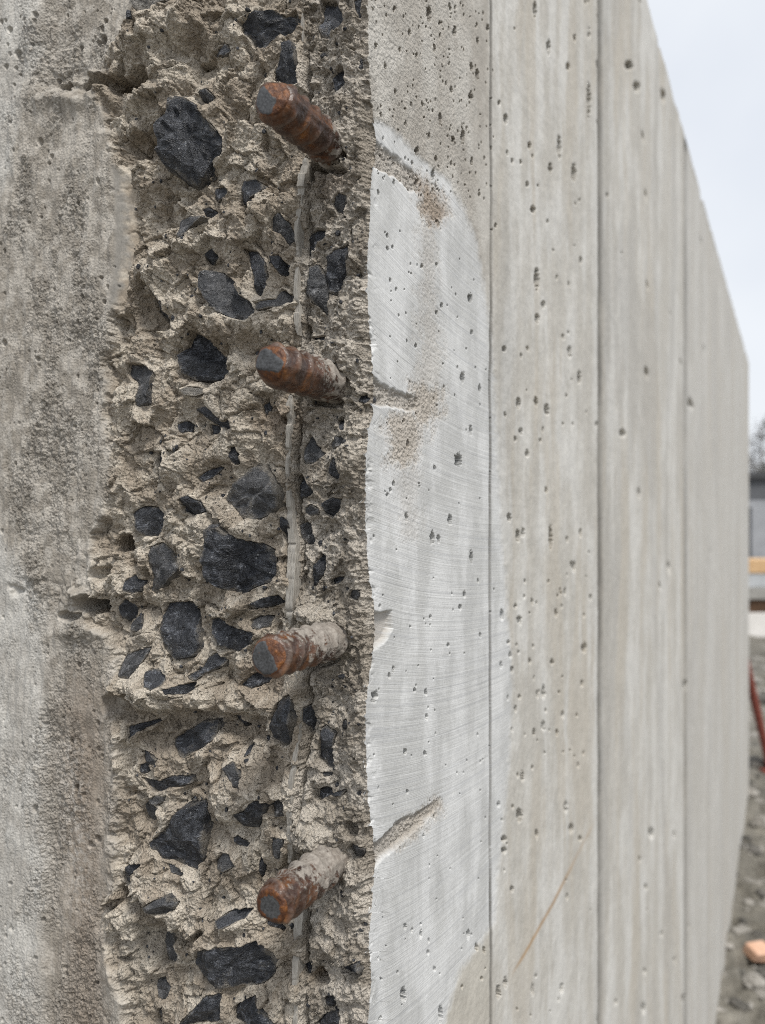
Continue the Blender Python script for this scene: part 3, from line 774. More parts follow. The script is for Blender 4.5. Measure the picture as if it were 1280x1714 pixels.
def h_at(px, py):
    """height (mm) of the mortar around a photograph point"""
    j0 = 12 + int(round((1 - 2 * 0) * 0))
    t, z = face_point(px, py)
    ci = int(np.clip(np.searchsorted(t_cols, t), 0, len(t_cols) - 1))
    ri = int(np.argmin(np.abs(Zg[:, ci] - z)))
    return ri, ci, t, z

# ------------------------------------------------------------------ stones set in the mortar
def make_stone(kind, proud, poly, cen, co, idx):
    r = np.random.default_rng(500 + idx)
    p = np.array(poly, float)
    c = np.array(cen)
    # resample the outline by angle about its centre, keep it star shaped
    n = 40 if np.ptp(p[:, 0]) > 35 or np.ptp(p[:, 1]) > 35 else 24
    seg = np.roll(p, -1, 0) - p
    L_ = np.hypot(seg[:, 0], seg[:, 1]); cum = np.concatenate([[0], np.cumsum(L_)])
    q = np.linspace(0, cum[-1], n, endpoint=False)
    k = np.clip(np.searchsorted(cum, q, 'right') - 1, 0, len(p) - 1)
    out = p[k] + seg[k] * ((q - cum[k]) / L_[k])[:, None]
    rad = out - c
    fr = [0.0, 0.22, 0.42, 0.6, 0.76, 0.89, 0.98, 1.06, 1.12]
    ring = [c + rad * f for f in fr]
    size = 0.5 * (np.ptp(p[:, 0]) + np.ptp(p[:, 1])) * 0.31        # mm
    npl = 5
    gx = r.normal(0, 0.48, npl); gy = r.normal(0, 0.48, npl); of = np.abs(r.normal(0.06, 0.10, npl)) * size * 0.5
    gx[0] *= 0.4; gy[0] *= 0.4; of[0] = 0
    verts, hts = [], []
    rimv = [0.0]
    sh = r.normal(0, 0.22, 2) * size
    do = rad * 0.31 - sh
    plm = np.mean(np.min(gx[None] * do[:, :1] + gy[None] * do[:, 1:] + of[None], 1))
    for f, rg in zip(fr, ring):
        pts = rg[:1] if f == 0 else rg
        d = (pts - c) * 0.31 - sh
        base = co[0] * (pts[:, 0] - c[0]) + co[1] * (pts[:, 1] - c[1]) + co[2]
        pl = np.clip(np.min(gx[None] * d[:, :1] + gy[None] * d[:, 1:] + of[None], 1) - 0.7 * plm, -3.0, 5.5)
        nz = 0.10 * size * fbm(pts[:, 0], pts[:, 1], 16, 3, 900 + idx) + 0.35 * fbm(pts[:, 0], pts[:, 1], 5, 2, 950 + idx)
        h = base * 0.85 + co[2] * 0.15 + proud * 0.7 + pl + nz
        if f > 0.8:
            h = h - (f - 0.8) * min(size, 12) * 0.15
        if f > 1.0:
            h = h - 2.5 - (f - 1.0) * 30
        for (x, y), hh in zip(pts, h):
            t, z = face_point(x, y)
            verts.append((t, z, hh))
            if f > 0: rimv.append(float(sstep(0.72, 1.0, f)))
    rimv.append(1.0)
    t, z = face_point(*c)
    verts.append((t, z, co[2] + proud - 12))
    va = np.array(verts)
    Pw = world_pts(-va[:, 2] / 1000, va[:, 0], va[:, 1])
    ctr = Pw[0].copy()
    F_ = []
    for i in range(n):
        F_.append((0, 1 + (i + 1) % n, 1 + i))
    for a in range(len(fr) - 2):
        s0, s1 = 1 + a * n, 1 + (a + 1) * n
        for i in range(n):
            j = (i + 1) % n
            F_.append((s0 + i, s0 + j, s1 + j, s1 + i))
    last = 1 + (len(fr) - 2) * n
    for i in range(n):
        F_.append((last + i, last + (i + 1) % n, len(verts) - 1))
    me = poly_mesh('aggregate_stone', Pw - ctr, F_)
    a_ = me.attributes.new('rim', 'FLOAT', 'POINT'); a_.data.foreach_set('value', np.array(rimv, np.float32))
    import bmesh
    bm = bmesh.new(); bm.from_mesh(me); bmesh.ops.recalc_face_normals(bm, faces=bm.faces)
    for e in bm.edges:
        e.smooth = not (len(e.link_faces) == 2 and e.calc_face_angle(0) > 0.42)
    for f_ in bm.faces: f_.smooth = True
    bm.to_mesh(me); bm.free()
    o = link('aggregate_stone', me, MT[{'d': 'stone', 'g': 'stone_grey', 'p': 'stone_pale'}[kind]], wall)
    o.location = ctr - W0
    return o

for i, g in enumerate(stone_geo):
    make_stone(*g, i)

# small dark grit between the stones, too small to pick apart: one joined mesh
gv, gf = [], []
ico = None
def rock_points(n_lat, n_lon, r, seed, sq=(1, 1, 1), rough=0.25):
    rr = np.random.default_rng(seed)
    ax = rr.normal(0, 1, (9, 3)); ax /= np.linalg.norm(ax, axis=1)[:, None]
    lim = rr.uniform(0.62, 1.0, 9)
    V_, F_ = [], []
    for a in range(n_lat + 1):
        th = math.pi * a / n_lat
        for b in range(n_lon):
            ph = 2 * math.pi * b / n_lon
            d = np.array([math.sin(th) * math.cos(ph), math.sin(th) * math.sin(ph), math.cos(th)])
            k = 1.0
            for A_, l_ in zip(ax, lim):
                q = float(A_ @ d)
                if q > 1e-3: k = min(k, l_ / q)
            k *= 1 + rough * (rr.random() - 0.5) * 0.3
            V_.append(d * k * r * np.array(sq))
    for a in range(n_lat):
        for b in range(n_lon):
            i0, i1 = a * n_lon + b, a * n_lon + (b + 1) % n_lon
            if a == 0: F_.append((i0, i0 + n_lon, i1 + n_lon))
            elif a == n_lat - 1: F_.append((i0, i0 + n_lon, i1))
            else: F_.append((i0, i0 + n_lon, i1 + n_lon, i1))
    return V_, F_
cnt = 0
while cnt < 420:
    x, y = rng.uniform(215, 612), rng.uniform(-20, 1735)
    ri, ci, t, z = h_at(x, y)
    if stone_in[ri, ci] > 0.02 or wA[ri, ci] > 0.3 or abs(x - float(curve(FIN, y))) < 14: continue
    hh = H[ri, ci]
    r = 0.55 * math.exp(rng.normal(0, 0.45)) + 0.2
    V_, F_ = rock_points(4, 6, r / 1000, 3000 + cnt, rng.uniform(0.7, 1.5, 3))
    c = world_pts(np.array([-(hh - 0.15 * r) / 1000]), np.array([t]), np.array([z]))[0]
    b0 = len(gv)
    gv += [c + p - W0 for p in V_]
    gf += [tuple(i + b0 for i in f) for f in F_]
    cnt += 1
o = link('fine_aggregate', poly_mesh('fine_aggregate', gv, gf), MT['stone'], wall); o['kind'] = 'stuff'

# ------------------------------------------------------------------ thin cement fin left by the form joint
fin_m = Mat('cement_fin', 0.85, 0.25)
_n = fin_m.noise(1.0, 4, 0.65, fin_m.map((900, 900, 120)))
fin_m.color(fin_m.ramp(_n, [(0.25, (0.24, 0.22, 0.195)), (0.5, (0.35, 0.33, 0.295)), (0.75, (0.42, 0.40, 0.365))]))
fin_m.normal(fin_m.bump(_n, 0.0012, 0.8))
FINS = [
 [(505,-30,6),(505,30,6),(506,85,4)],
 [(508,262,15),(505,300,17),(502,340,13),(497,380,8),(497,420,6),(498,480,9),(500,530,12),(501,562,8)],
 [(490,662,17),(488,700,13),(483,750,9),(481,800,8),(482,850,11),(487,900,17),(491,940,23),(492,980,25),(491,1010,18),(490,1046,8)],
 [(503,1100,16),(502,1150,11),(500,1200,9),(497,1240,10),(494,1300,9),(490,1360,12),(487,1400,12),(483,1446,14)],
 [(500,1515,24),(498,1560,20),(496,1600,16),(494,1640,11),(496,1680,9),(502,1740,8)],
]
for si, fs in enumerate(FINS):
    fa = np.array(fs, float)
    ys = np.arange(fa[0, 1], fa[-1, 1] + 0.1, 3.0)
    xs = np.interp(ys, fa[:, 1], fa[:, 0]); ws = np.interp(ys, fa[:, 1], np.minimum(fa[:, 2], 19)) * 0.38
    jl = 2.0 * fbm(ys * 0 + si, ys, 9, 4, 120 + si, 0.7); jr = 1.0 * fbm(ys * 0 + si, ys, 17, 3, 140 + si)
    hs = np.array([np.median(H[h_at(x - 9, y)[0], max(0, h_at(x - 9, y)[1] - 10):h_at(x - 9, y)[1] + 11]) for x, y in zip(xs, ys)])
    ker = np.ones(41) / 41
    hs = np.convolve(np.pad(hs, 20, mode='edge'), ker, 'valid')
    front = np.maximum(hs + 2.1, -0.4) + 0.15 * fbm(ys * 0, ys, 20, 2, 160) - 1.2 * sstep(0.15, 0.35, fbm(ys * 0 + 4.4 + si, ys, 24, 3, 170))
    prof = [(-1.06, -9.0), (-1.0, -0.35), (-0.92, 0.0), (0.0, 0.12), (0.94, 0.25), (1.0, 0.1), (1.03, -9.0)]
    rows = []
    for k in range(len(ys)):
        row = []
        e = min(1.0, 0.35 + 0.12 * min(k, len(ys) - 1 - k))
        for u_, dh in prof:
            x = xs[k] + u_ * ws[k] * e + (jl[k] if u_ < 0 else jr[k])
            t, z = face_point(x, ys[k])
            row.append((t, z, front[k] + dh - (1 - e) * 2))
        rows.append(row)
    R = np.array(rows)
    Pw = world_pts(-R[..., 2] / 1000, R[..., 0], R[..., 1])
    ctr = Pw[len(ys) // 2, 3].copy()
    fm = grid_mesh('mortar_fin', Pw - ctr); fm.set_sharp_from_angle(angle=0.6)
    link('mortar_fin', fm, fin_m.m, wall).location = ctr - W0

# ------------------------------------------------------------------ four steel bars
def make_rebar(idx, tip, root_y, ttip, facets_, cem0, cem1, label, lean):
    BT = 0.0222
    Zr = 0.390
    root_z = EYE - (root_y - AY) / F_PX * Zr
    L0, L1 = 0.055, tip                 # into the concrete, out of it
    R0 = 0.0091
    nA, nT = 150, 72
    th = np.linspace(0, 2 * np.pi, nT, endpoint=False)
    def endcap(u_, w_):
        e = np.zeros_like(u_)
        for (ax_, az_, off, sl_) in facets_:
            e = np.maximum(e, sl_ * np.maximum(0, ax_ * u_ + az_ * w_ - off * R0))
        return e
    uc, wc = R0 * np.cos(th), R0 * np.sin(th)
    emax = endcap(uc, wc)
    a = np.linspace(0, 1, nA)[:, None]
    ax = -L0 + a * (L1 - emax[None, :] + L0)
    # rolled ribs: two long ribs and slanting crescents on the sides between them
    ph = idx * 0.9
    long_r = np.exp(-((np.mod(th - ph + np.pi / 2, np.pi) - np.pi / 2) / 0.16) ** 2)[None, :] * 0.0007
    side = np.abs(np.sin(th - ph))[None, :]
    sgn = np.where(np.sin(th - ph) > 0, 1, -1)[None, :]
    pitch = 0.0098
    ph2 = np.mod(ax / pitch + 0.30 * np.cos(th - ph)[None, :] * sgn + 0.25 * sgn, 1) - 0.5
    cres = np.exp(-(ph2 / 0.14) ** 2) * sstep(0.15, 0.75, side) * 0.0015
    taper = sstep(0, 0.0018, (L1 - emax[None, :]) - ax)
    n_ = 0.00022 * fbm(th[None, :] * 9 + ax * 0, ax * 1000, 3, 3, 300 + idx)
    Rr = R0 + (long_r + cres) * (0.35 + 0.65 * taper) + n_ - 0.0012 * (1 - taper) ** 2
    # bar direction: parallel to the wall with a slight lean
    u_ = Rr * np.cos(th)[None, :]; w_ = Rr * np.sin(th)[None, :]
    S = -(ax); Tt = BT + u_ + lean[0] * ax; Zz = root_z + w_ + lean[1] * ax
    Pw = world_pts(S, Tt, Zz)
    org = world_pts(np.array([0.0]), np.array([BT]), np.array([root_z]))[0]
    me = grid_mesh('rebar', (Pw - org), wrap=True, flip=True)
    cem = np.interp(ax, [-L0, 0.0, cem0, cem1, L1], [0.9, 0.72, 0.62, 0.2, -0.02])
    cem = cem + 0.22 * np.sin(th)[None, :] * (1 if idx > 1 else 0.6)
    attr(me, 'cem', cem)
    attr(me, 'crest', np.clip(cres / 0.0015, 0, 1) * sstep(0.3, 0.9, cres / 0.0015))
    ob = link('rebar', me, MT['rebar'], wall)
    ob.location = org - W0
    ob['label'] = label
    # cut end
    fr = np.array([1.0, 0.97, 0.9, 0.8, 0.66, 0.5, 0.34, 0.18, 0.02])
    rim = Rr[-1]
    rr_ = rim[None, :] * fr[:, None]
    uu, ww = rr_ * np.cos(th)[None, :], rr_ * np.sin(th)[None, :]
    em = endcap(uu, ww)
    em[0] = emax
    rgh = 0.0006 * fbm(uu * 1000 + 40, ww * 1000, 5, 3, 330 + idx) * (0.3 + (em > 1e-5)) - 0.0003 * sstep(0.0, 0.2, 1 - fr)[:, None] * 0
    axc = L1 - em + rgh * sstep(0, 0.1, 1 - fr)[:, None] + 0.0006 * sstep(0.0, 0.1, 1 - fr)[:, None]
    Pc = world_pts(-axc, BT + uu + lean[0] * axc, root_z + ww + lean[1] * axc)
    mc = grid_mesh('cut_end', Pc - org, wrap=True, flip=True)
    torn = np.clip(sstep(0.0, 0.0012, em) + 0.75 * sstep(ttip[0], ttip[1], fr[:, None] + 0 * em), 0, 1)
    attr(mc, 'torn', torn)
    link('cut_end', mc, MT['cut'], ob)
    return ob

make_rebar(0, 0.0525, 247, (0.9, 1.0), [(-0.75, 0.65, 0.05, 0.55), (-0.9, -0.45, 0.25, 0.35)], 0.004, 0.022,
           'topmost rusty ribbed bar, pointing down into the wall', (0.0, 0.01))
make_rebar(1, 0.0530, 640, (0.86, 1.0), [(0.25, -0.97, 0.3, 0.6), (-0.6, 0.8, 0.45, 0.5)], 0.012, 0.034,
           'second rusty ribbed bar from the top, nearly level, strongly ribbed', (0.0, 0.01))
make_rebar(2, 0.0550, 1070, (0.93, 1.0), [(-0.85, 0.5, 0.18, 0.45)], 0.022, 0.050,
           'third bar from the top, half coated in pale cement, orange stripe on its cut end', (0.0, 0.0))
make_rebar(3, 0.0520, 1440, (0.5, 0.85), [(0.0, -1.0, 0.55, 0.5), (-1.0, 0.1, 0.6, 0.4)], 0.020, 0.045,
           'lowest bar, cement streaked, with dark centre and orange rim on its cut end', (0.0, 0.0))

# ------------------------------------------------------------------ cast side face, running away from us
BIG = [(718,24,4,13),(760,52,3,8),(661,16,2.4,4),(685,56,2.4,5),(727,80,2.2,6),(789,112,3,7),(799,124,3,9),(645,113,2.2,5),(746,139,2,4),(755,150,2,6),(737,199,2.4,10),(774,228,3,12),(718,227,2.2,5),(726,291,2.4,9),(816,46,2.2,6),(894,16,2.6,12),(916,81,3,12),(949,112,3,6),(845,199,3,8),(834,173,2,4),(935,247,3,18),(959,290,4,14),(920,282,3,8),(884,244,2.4,6),(890,351,4,6),(828,378,2.2,4),(984,167,3,26),(1109,154,4,8),(1052,109,6,7),(1065,146,5,8),
 (897,467,4,18),(787,499,3.6,7),(741,511,2.2,5),(733,523,2.2,4),(790,556,2.2,4),(775,632,3.6,9),(804,650,2.4,7),(768,770,6,11),(789,720,2.4,8),(729,783,2.6,4),(866,675,3,9),(913,686,4,9),(896,672,2.4,8),(898,533,3,8),(908,510,3,6),(952,589,3,9),(968,632,3,10),(842,584,3,5),(661,810,2.2,4),(656,820,2,4),(651,828,2,3),(698,578,2.2,4),(870,722,3,5),(861,735,2,4),(1041,725,4,6),(1157,675,5,6),
 (725,900,3.8,12),(736,902,2.8,7),(755,870,3.2,9),(682,866,2.8,8),(790,933,3,11),(920,900,3,18),(959,948,3,9),(778,995,2.4,6),(771,1016,3,5),(714,1159,2.4,6),(680,1257,2.8,5),(633,1164,4.5,9),(713,1261,3,4),(716,1200,2.2,5),(908,1158,3,12),(908,1215,3,8),(976,1084,4,9),(1147,1147,4,7),(721,1033,2,4),(751,1080,2.2,4),(805,1063,2,4),(695,1155,2.2,4),(839,1030,2.4,9),(866,897,3,10),(874,892,2.4,8),(633,1015,2,3),(660,1120,2,5),(654,1131,2,5),
 (868,1364,5,11),(955,1386,4,8),(945,1351,3,9),(784,1564,2.8,8),(677,1665,5,12),(739,1697,3.6,14),(706,1564,2.2,7),(680,1551,2.6,5),(842,1404,4,5),(834,1346,2.4,5),(842,1423,4,5),(896,1396,2.4,7),(855,1488,3,5),(1145,1670,4,6),(1089,1394,4,8),(728,1622,2.2,5),(718,1594,2.2,4),(890,1657,3,10),(797,1585,2.4,7),(809,1590,2.2,6),(833,1660,4,12),(845,1645,3,10),(684,1325,2.2,4),(667,1628,2,3),(642,1640,2,3),
 (650,395,2,4.5),(651,417,2,4),(659,414,1.6,3.5),(655,470,1.6,4),(665,485,1.8,3.5),(707,445,2,4)]
it = []
def rp(n, x0, x1, y0, y1, r0, sg):
    for k in range(n):
        x, y = rng.uniform(x0, x1), rng.uniform(y0, y1)
        zloc = F_PX * CC / (VPX - x)
        r = r0 * math.exp(rng.normal(0, sg)) * (0.42 / zloc) ** 0.5
        asp = 1.1 + 0.9 * (VPX - 620) / (VPX - x) * 0.8
        it.append((x, y, max(1.05, r), max(1.4, r * asp * rng.uniform(0.8, 1.4))))
rp(230, 625, 825, -30, 330, 0.85, 0.6)
rp(50, 625, 825, 330, 800, 0.8, 0.55)
rp(80, 625, 825, 800, 1740, 0.8, 0.55)
rp(80, 825, 1003, -30, 1740, 1.5, 0.4)
rp(40, 850, 985, 960, 1300, 1.7, 0.4)
rp(30, 1003, 1200, -30, 1740, 2.2, 0.4)
def cast_board(px_cols, NRS, first, last, label):
    s_cols = (F_PX * CC / (VPX - px_cols) - ZC) / D[1]
    if first: s_cols[0] = 0.0
    if last: s_cols[-1] = LEN
    Zd = ZC + D[1] * s_cols
    zlo = np.maximum(EYE - 0.70 * Zd, -0.02); zhi = np.minimum(EYE + 0.70 * Zd, TOP - 0.004)
    vv = np.linspace(0, 1, NRS)[:, None]
    mid = zlo + vv * (zhi - zlo)
    l2 = np.linspace(0, 1, 8, endpoint=False)[:, None]
    Zs = np.concatenate([-0.06 + l2 * (zlo + 0.06), mid, zhi + (1 - l2[::-1]) * (TOP - zhi)], 0).astype(np.float32)
    Ss = np.broadcast_to(s_cols[None, :], Zs.shape).astype(np.float32)
    QX, QY = project(Ss, 0.0, Zs); QX = QX.astype(np.float32); QY = QY.astype(np.float32)
    US, VS = Ss * 1000, (Zs - EYE) * 1000
    N1 = fbm(US, VS, 8, 3, 201); N2 = fbm(US, VS * 0.15, 24, 3, 202); N3 = fbm(US, VS, 60, 3, 203); N4 = fbm(US, VS, 2.2, 3, 204, 0.7)
    UL = 330 * np.log((ZC + D[1] * Ss) / ZC); VL = VS * 0.42 / (ZC + D[1] * Ss)
    N5 = fbm(UL + 5 * N3, VL * 0.09, 19, 4, 205, 0.6); N6 = fbm(UL, VL * 0.45, 26, 4, 206, 0.6)

    GP = [(600,190),(632,200),(660,218),(690,252),(720,280),(750,300),(775,345),(797,400),(806,450),(818,520),(826,640),(832,760),(840,900),(850,1030),(857,1120),(855,1230),(846,1330),(835,1450),(828,1540),(800,1590),(770,1625),(742,1720),(735,1790),(600,1790)]
    dg = sdf(GP, QX, QY) + 7 * N1 + 6 * N3
    ground = sstep(5, -6, dg)
    SAND = [[(698,290),(735,322),(750,362),(722,382),(705,345)],
            [(688,640),(742,652),(738,694),(716,712),(700,770),(676,788),(656,770),(646,700),(668,692),(690,690)],
            [(706,380),(728,380),(730,500),(742,600),(735,650),(700,650),(706,520)],
            [(690,1370),(735,1338),(740,1350),(716,1378),(695,1402),(668,1416)],
            [(668,790),(702,770),(700,900),(676,905)]]
    SANDK = [1.0, 1.0, 0.45, 1.0, 0.35]
    sand = np.zeros_like(QX)
    for p_, k_ in zip(SAND, SANDK):
        d_ = sdf(p_, QX, QY) + 6 * N1
        sand = np.maximum(sand, k_ * sstep(16, -14, d_ + 12 * N4 + 22 * fbm(US, VS, 14, 4, 213, 0.6)))

    R_ = 0.9 * N3 + 0.35 * N1 * (1 - 0.8 * ground) + 0.25 * N2
    rawz = (1 - ground) * sstep(720, 540, QY) * sstep(825, 760, QX)      # weathered sandy skin above the ground patch
    R_ += rawz * (0.45 * N4)
    R_ += -0.55 * ground + 0.10 * ground * fbm(QX * 0, (QY + .0013 * (QX - 620) ** 2 - 1.746 * (QX - 620)) / (1 - .0014 * (QX - 620)), 9, 2, 207)
    R_ += sand * (0.9 * N4 - 0.5)
    # a shallow hollow ground along the lower arris
    R_ += -1.1 * np.exp(-((QX - 640) / 12) ** 2) * sstep(1440, 1560, QY)
    # grooves at the level of the bars
    GO = [[(612,222),(640,240),(662,257),(690,284),(702,304),(700,322),(690,322),(665,300),(640,286),(612,270)],
          [(608,618),(632,636),(650,646),(672,656),(704,664),(706,682),(688,690),(664,684),(640,680),(608,672)],
          [(608,1022),(632,1026),(656,1022),(657,1052),(646,1072),(628,1088),(608,1092)],
          [(608,1432),(640,1402),(672,1374),(706,1356),(736,1338),(737,1352),(716,1372),(692,1398),(668,1418),(640,1440),(608,1470)]]
    GD = [1.6, 1.9, 3.2, 2.6]
    gouge = np.zeros_like(QX)
    for p_, dep in zip(GO, GD):
        d_ = sdf(p_, QX, QY) + (2.2 if dep != 3.2 else 0.6) * N1 * 2
        k_ = sstep(2.0, -5.0, d_)
        fade = sstep(745, 640, QX) if dep != 3.2 else 1.0
        rg = (1.1 * N4 + 1.5 * N1 + 0.8 * ridged(US, VS * 0.35, 3.0, 2, 209)) if dep != 3.2 else 0.12 * N1
        R_ += k_ * (-dep * (0.3 + 0.7 * fade) + rg * (0.35 + 0.65 * fade))
        if dep != 3.2: gouge = np.maximum(gouge, k_)
        else: chip = k_

    # joints between form boards: thin recessed lines with a small step
    def joint(px, half_mm, dep, stp):
        nonlocal R_
        s0 = (F_PX * CC / (VPX - px) - ZC) / D[1]
        d_ = (Ss - s0) * 1000
        R_ += -dep * np.exp(-(d_ / half_mm) ** 2) * (0.75 + 0.5 * N6)
        R_ += stp * sstep(-half_mm, half_mm, d_)
    joint(820.5, 0.62, 4.2, 0.6)
    joint(1003.5, 6.5, 13.0, -0.7)
    joint(1147, 14.0, 14.0, -1.5)
    joint(1196, 16, 3.0, 0.6)
    joint(1031, 4.0, 0.7, 0.3)

    # air holes
    Rp = np.zeros_like(R_)
    pits(Rp, QX, QY, it, 4.0, N4); pits(Rp, QX, QY, BIG, 5.0, N4)
    R_ += np.maximum(Rp, -14)

    R_ -= 2.6 * sstep(0.08, 0.45, fbm(US, VS, 8, 3, 241)) * np.exp(-Ss / 0.0035)
    edge_fade = sstep(0, 0.004, Ss) * 0.6 + 0.4
    R_ = R_ * sstep(TOP, TOP - 0.02, Zs) * sstep(LEN, LEN - 0.05, Ss)
    if first: R_[:, 0] *= 0.55; R_[:, 0] -= 0.35
    ehs = edge_h(project(0.0, 0.0, Zs[:, 0])[1]) * sstep(TOP, TOP - 0.05, Zs[:, 0])
    Zs = Zs - sstep(TOP - 0.15, TOP, Zs) * (0.010 + 0.012 * fbm(US, US * 0, 150, 4, 231, 0.6) + 0.02 * sstep(0.25, 0.5, fbm(US, US * 0 + 7, 90, 3, 232)))
    Srel = Ss - (ehs[:, None] / 1000) * np.exp(-Ss / 0.02)
    P = world_pts(Srel, -R_ / 1000, Zs) - W0

    tn = N3 + 0.6 * N6
    upper = C3(0.39, 0.365, 0.325); upper2 = C3(0.50, 0.48, 0.44)
    cs = lerp(upper, upper2, sstep(-0.35, 0.35, tn + 0.5 * N5))
    board2 = lerp(C3(0.485, 0.466, 0.425), C3(0.595, 0.585, 0.555), sstep(-0.3, 0.35, N5 + 0.7 * N6 + 0.25 * N3))
    cs = lerp(cs, C3(0.50, 0.475, 0.42), 0.8 * sstep(1450, 1580, QY) * sstep(826, 815, QX))
    cs = lerp(cs, board2, sstep(815, 826, QX))
    # beige runs on the boards
    run = sstep(0.02, 0.3, fbm(UL + 90 + 6 * N3, VL * 0.12, 24, 4, 211, 0.55)) * sstep(820, 830, QX)
    cs = lerp(cs, C3(0.48, 0.445, 0.385), 0.7 * run)
    grey = sstep(0.0, 0.3, fbm(UL + 190 + 6 * N3, VL * 0.16, 26, 4, 212, 0.55)) * sstep(985, 1010, QX)
    cs = lerp(cs, C3(0.42, 0.407, 0.38), 0.6 * grey)
    cs = lerp(cs, C3(0.48, 0.467, 0.44), 0.45 * sstep(1140, 1152, QX))
    gcol = lerp(C3(0.525, 0.528, 0.518), C3(0.635, 0.64, 0.635), sstep(-0.3, 0.35, N5 + N6 + 0.5 * N3))
    cs = lerp(cs, gcol, ground)
    rim = np.exp(-((dg + 10) / 9) ** 2) * sstep(-0.2, 0.3, N3 + N1)
    cs = lerp(cs, C3(0.62, 0.625, 0.62), 0.5 * rim)
    cs = lerp(cs, C3(0.40, 0.35, 0.29), 0.75 * np.clip(sand, 0, 1))
    cs = lerp(cs, C3(0.25, 0.18, 0.12), 0.55 * sstep(10, -12, sdf(SAND[0], QX, QY) + 14 * N1 + 8 * N4))
    cs = lerp(cs, C3(0.37, 0.34, 0.30), 0.9 * gouge)
    cs = lerp(cs, C3(0.47, 0.445, 0.41), chip)
    # thin slanting rust line low on the second board
    ru = np.abs(QX - np.interp(QY, [1370, 1440, 1510, 1590, 1630], [996, 960, 925, 880, 856]) + 2 * N3)
    cs = lerp(cs, C3(0.36, 0.21, 0.08), 0.75 * np.exp(-(ru / 2.6) ** 2) * sstep(1360, 1400, QY) * sstep(1640, 1600, QY) * (0.35 + 0.65 * sstep(1420, 1500, QY)))
    # grime collected along the joints
    gj = np.exp(-((QX - 1012) / 12) ** 2) * 0.22 * sstep(1500, 900, QY) + 0.95 * np.exp(-((QX - 820.8) / 1.5) ** 2) + 1.3 * np.exp(-((QX - 1004) / 3.6) ** 2) + 0.8 * np.exp(-((QX - 1148) / 2.6) ** 2) + 0.3 * np.exp(-((QX - 845) / 14) ** 2) * sstep(200, 500, QY) * sstep(1000, 700, QY)
    cs = lerp(cs, C3(0.13, 0.125, 0.115), np.clip(gj * (0.75 + 0.6 * N6), 0, 0.88))

    me = grid_mesh('cast_board', P, flip=True)
    flat_steep(me, P, np.array([-Lv[0], -Lv[1], 0.0]), 0.9)
    attr(me, 'arc', QX)
    attr(me, 'col', cs); attr(me, 'ground', np.clip(ground * (1 - sand) * (1 - gouge) , 0, 1))
    attr(me, 'grain', np.clip(0.12 + 0.75 * rawz + 0.9 * sand + 0.9 * gouge + 0.1 * (1 - ground), 0, 1))
    xr = np.minimum(QX - 620, 330)
    attr(me, 'phi', (QY + .0013 * xr ** 2 - 1.746 * xr) / (1 - .0014 * xr) + 1.5 * N3)
    sidef = link('cast_board', me, MT['side'], wall)
    if label: sidef['label'] = label



cast_board(np.linspace(620, 820.5, 300), 1500, True, False, 'nearest cast board, ground pale with arc scratches and three tan gouges')
cast_board(np.concatenate([np.linspace(820.5, 826, 12), np.linspace(826.8, 1003.5, 150)]), 1000, False, False, 'second cast board with many dark air holes and a thin rust line')
cast_board(np.concatenate([np.linspace(1003.5, 1011, 14), np.linspace(1012, 1147, 90)]), 700, False, False, 'third cast board, streaked grey')
cast_board(np.concatenate([np.linspace(1147, 1153, 10), np.linspace(1154, 1253, 66)]), 500, False, True, 'farthest cast board ending at the sky')

# rest of the wall's body: far side, top and far end
plain = simple_mat('plain_concrete', (0.36, 0.345, 0.32), (0.46, 0.44, 0.41), 18, 0.001, 0.85, 200)
def wp(s, t, z): return world_pts(np.array([s]), np.array([t]), np.array([z]))[0] - W0
V_ = [wp(0, THICK, -0.06), wp(0, THICK, TOP - 0.04), wp(LEN, THICK, TOP - 0.04), wp(LEN, THICK, -0.06), wp(0.002, 0.01, TOP - 0.04), wp(LEN, 0.01, TOP - 0.04), wp(LEN, 0.0, -0.06)]
link('wall_back', poly_mesh('wall_back', V_, [(0, 1, 2, 3), (1, 4, 5, 2), (3, 2, 5, 6)]), plain, wall)

# ------------------------------------------------------------------ ground
def dense(a, b, d0, c0, c1, d1):
    left = -np.geomspace(d1, abs(a - c0), 22)[::-1] + c0
    right = np.geomspace(d1, b - c1, 22) + c1
    return np.concatenate([left, np.arange(c0, c1, d0), right])
gx = dense(-150, 180, 0.018, 0.7, 3.6, 0.03); gy = dense(-60, 300, 0.02, 1.7, 6.6, 0.03)
GX, GY = np.meshgrid(gx, gy)
gz = 0.05 * fbm(GX, GY, 1.3, 3, 401) + 0.05 * ridged(GX, GY, 0.28, 3, 402) + 0.035 * fbm(GX, GY, 0.10, 3, 403)
gz -= 0.07 * sstep(0.25, 0.5, fbm(GX, GY, 0.16, 2, 404))
nearw = (GX - C0[0]) * D[0] + (GY - C0[1]) * D[1]
lat = -((GX - C0[0]) * Lv[0] + (GY - C0[1]) * Lv[1])
gz = np.minimum(gz, 0.10) * sstep(40, 12, np.hypot(GX, GY)) - 0.01
gm = Mat('wet_mud', 0.75, 0.35)
a1 = gm.noise(2.2, 5, 0.65); a2 = gm.noise(26, 5, 0.7)
c = gm.ramp(a1, [(0.3, (0.10, 0.092, 0.075)), (0.7, (0.235, 0.22, 0.188))])
c = gm.mix(1.0, c, gm.ramp(a2, [(0.3, 0.6), (0.7, 1.3)]), 'MULTIPLY')
gm.color(c); gm.normal(gm.bump(a2, 0.02, 0.8))
g = link('ground', grid_mesh('ground', np.stack([GX, GY, gz], -1)), gm.m)
tag(g, 'grey brown muddy building site ground beside the wall', kind='structure')
def ground_z(x, y):
    return float(gz[np.argmin(np.abs(gy - y)), np.argmin(np.abs(gx - x))])
def at(px, Y): return (px - AX) / F_PX * Y
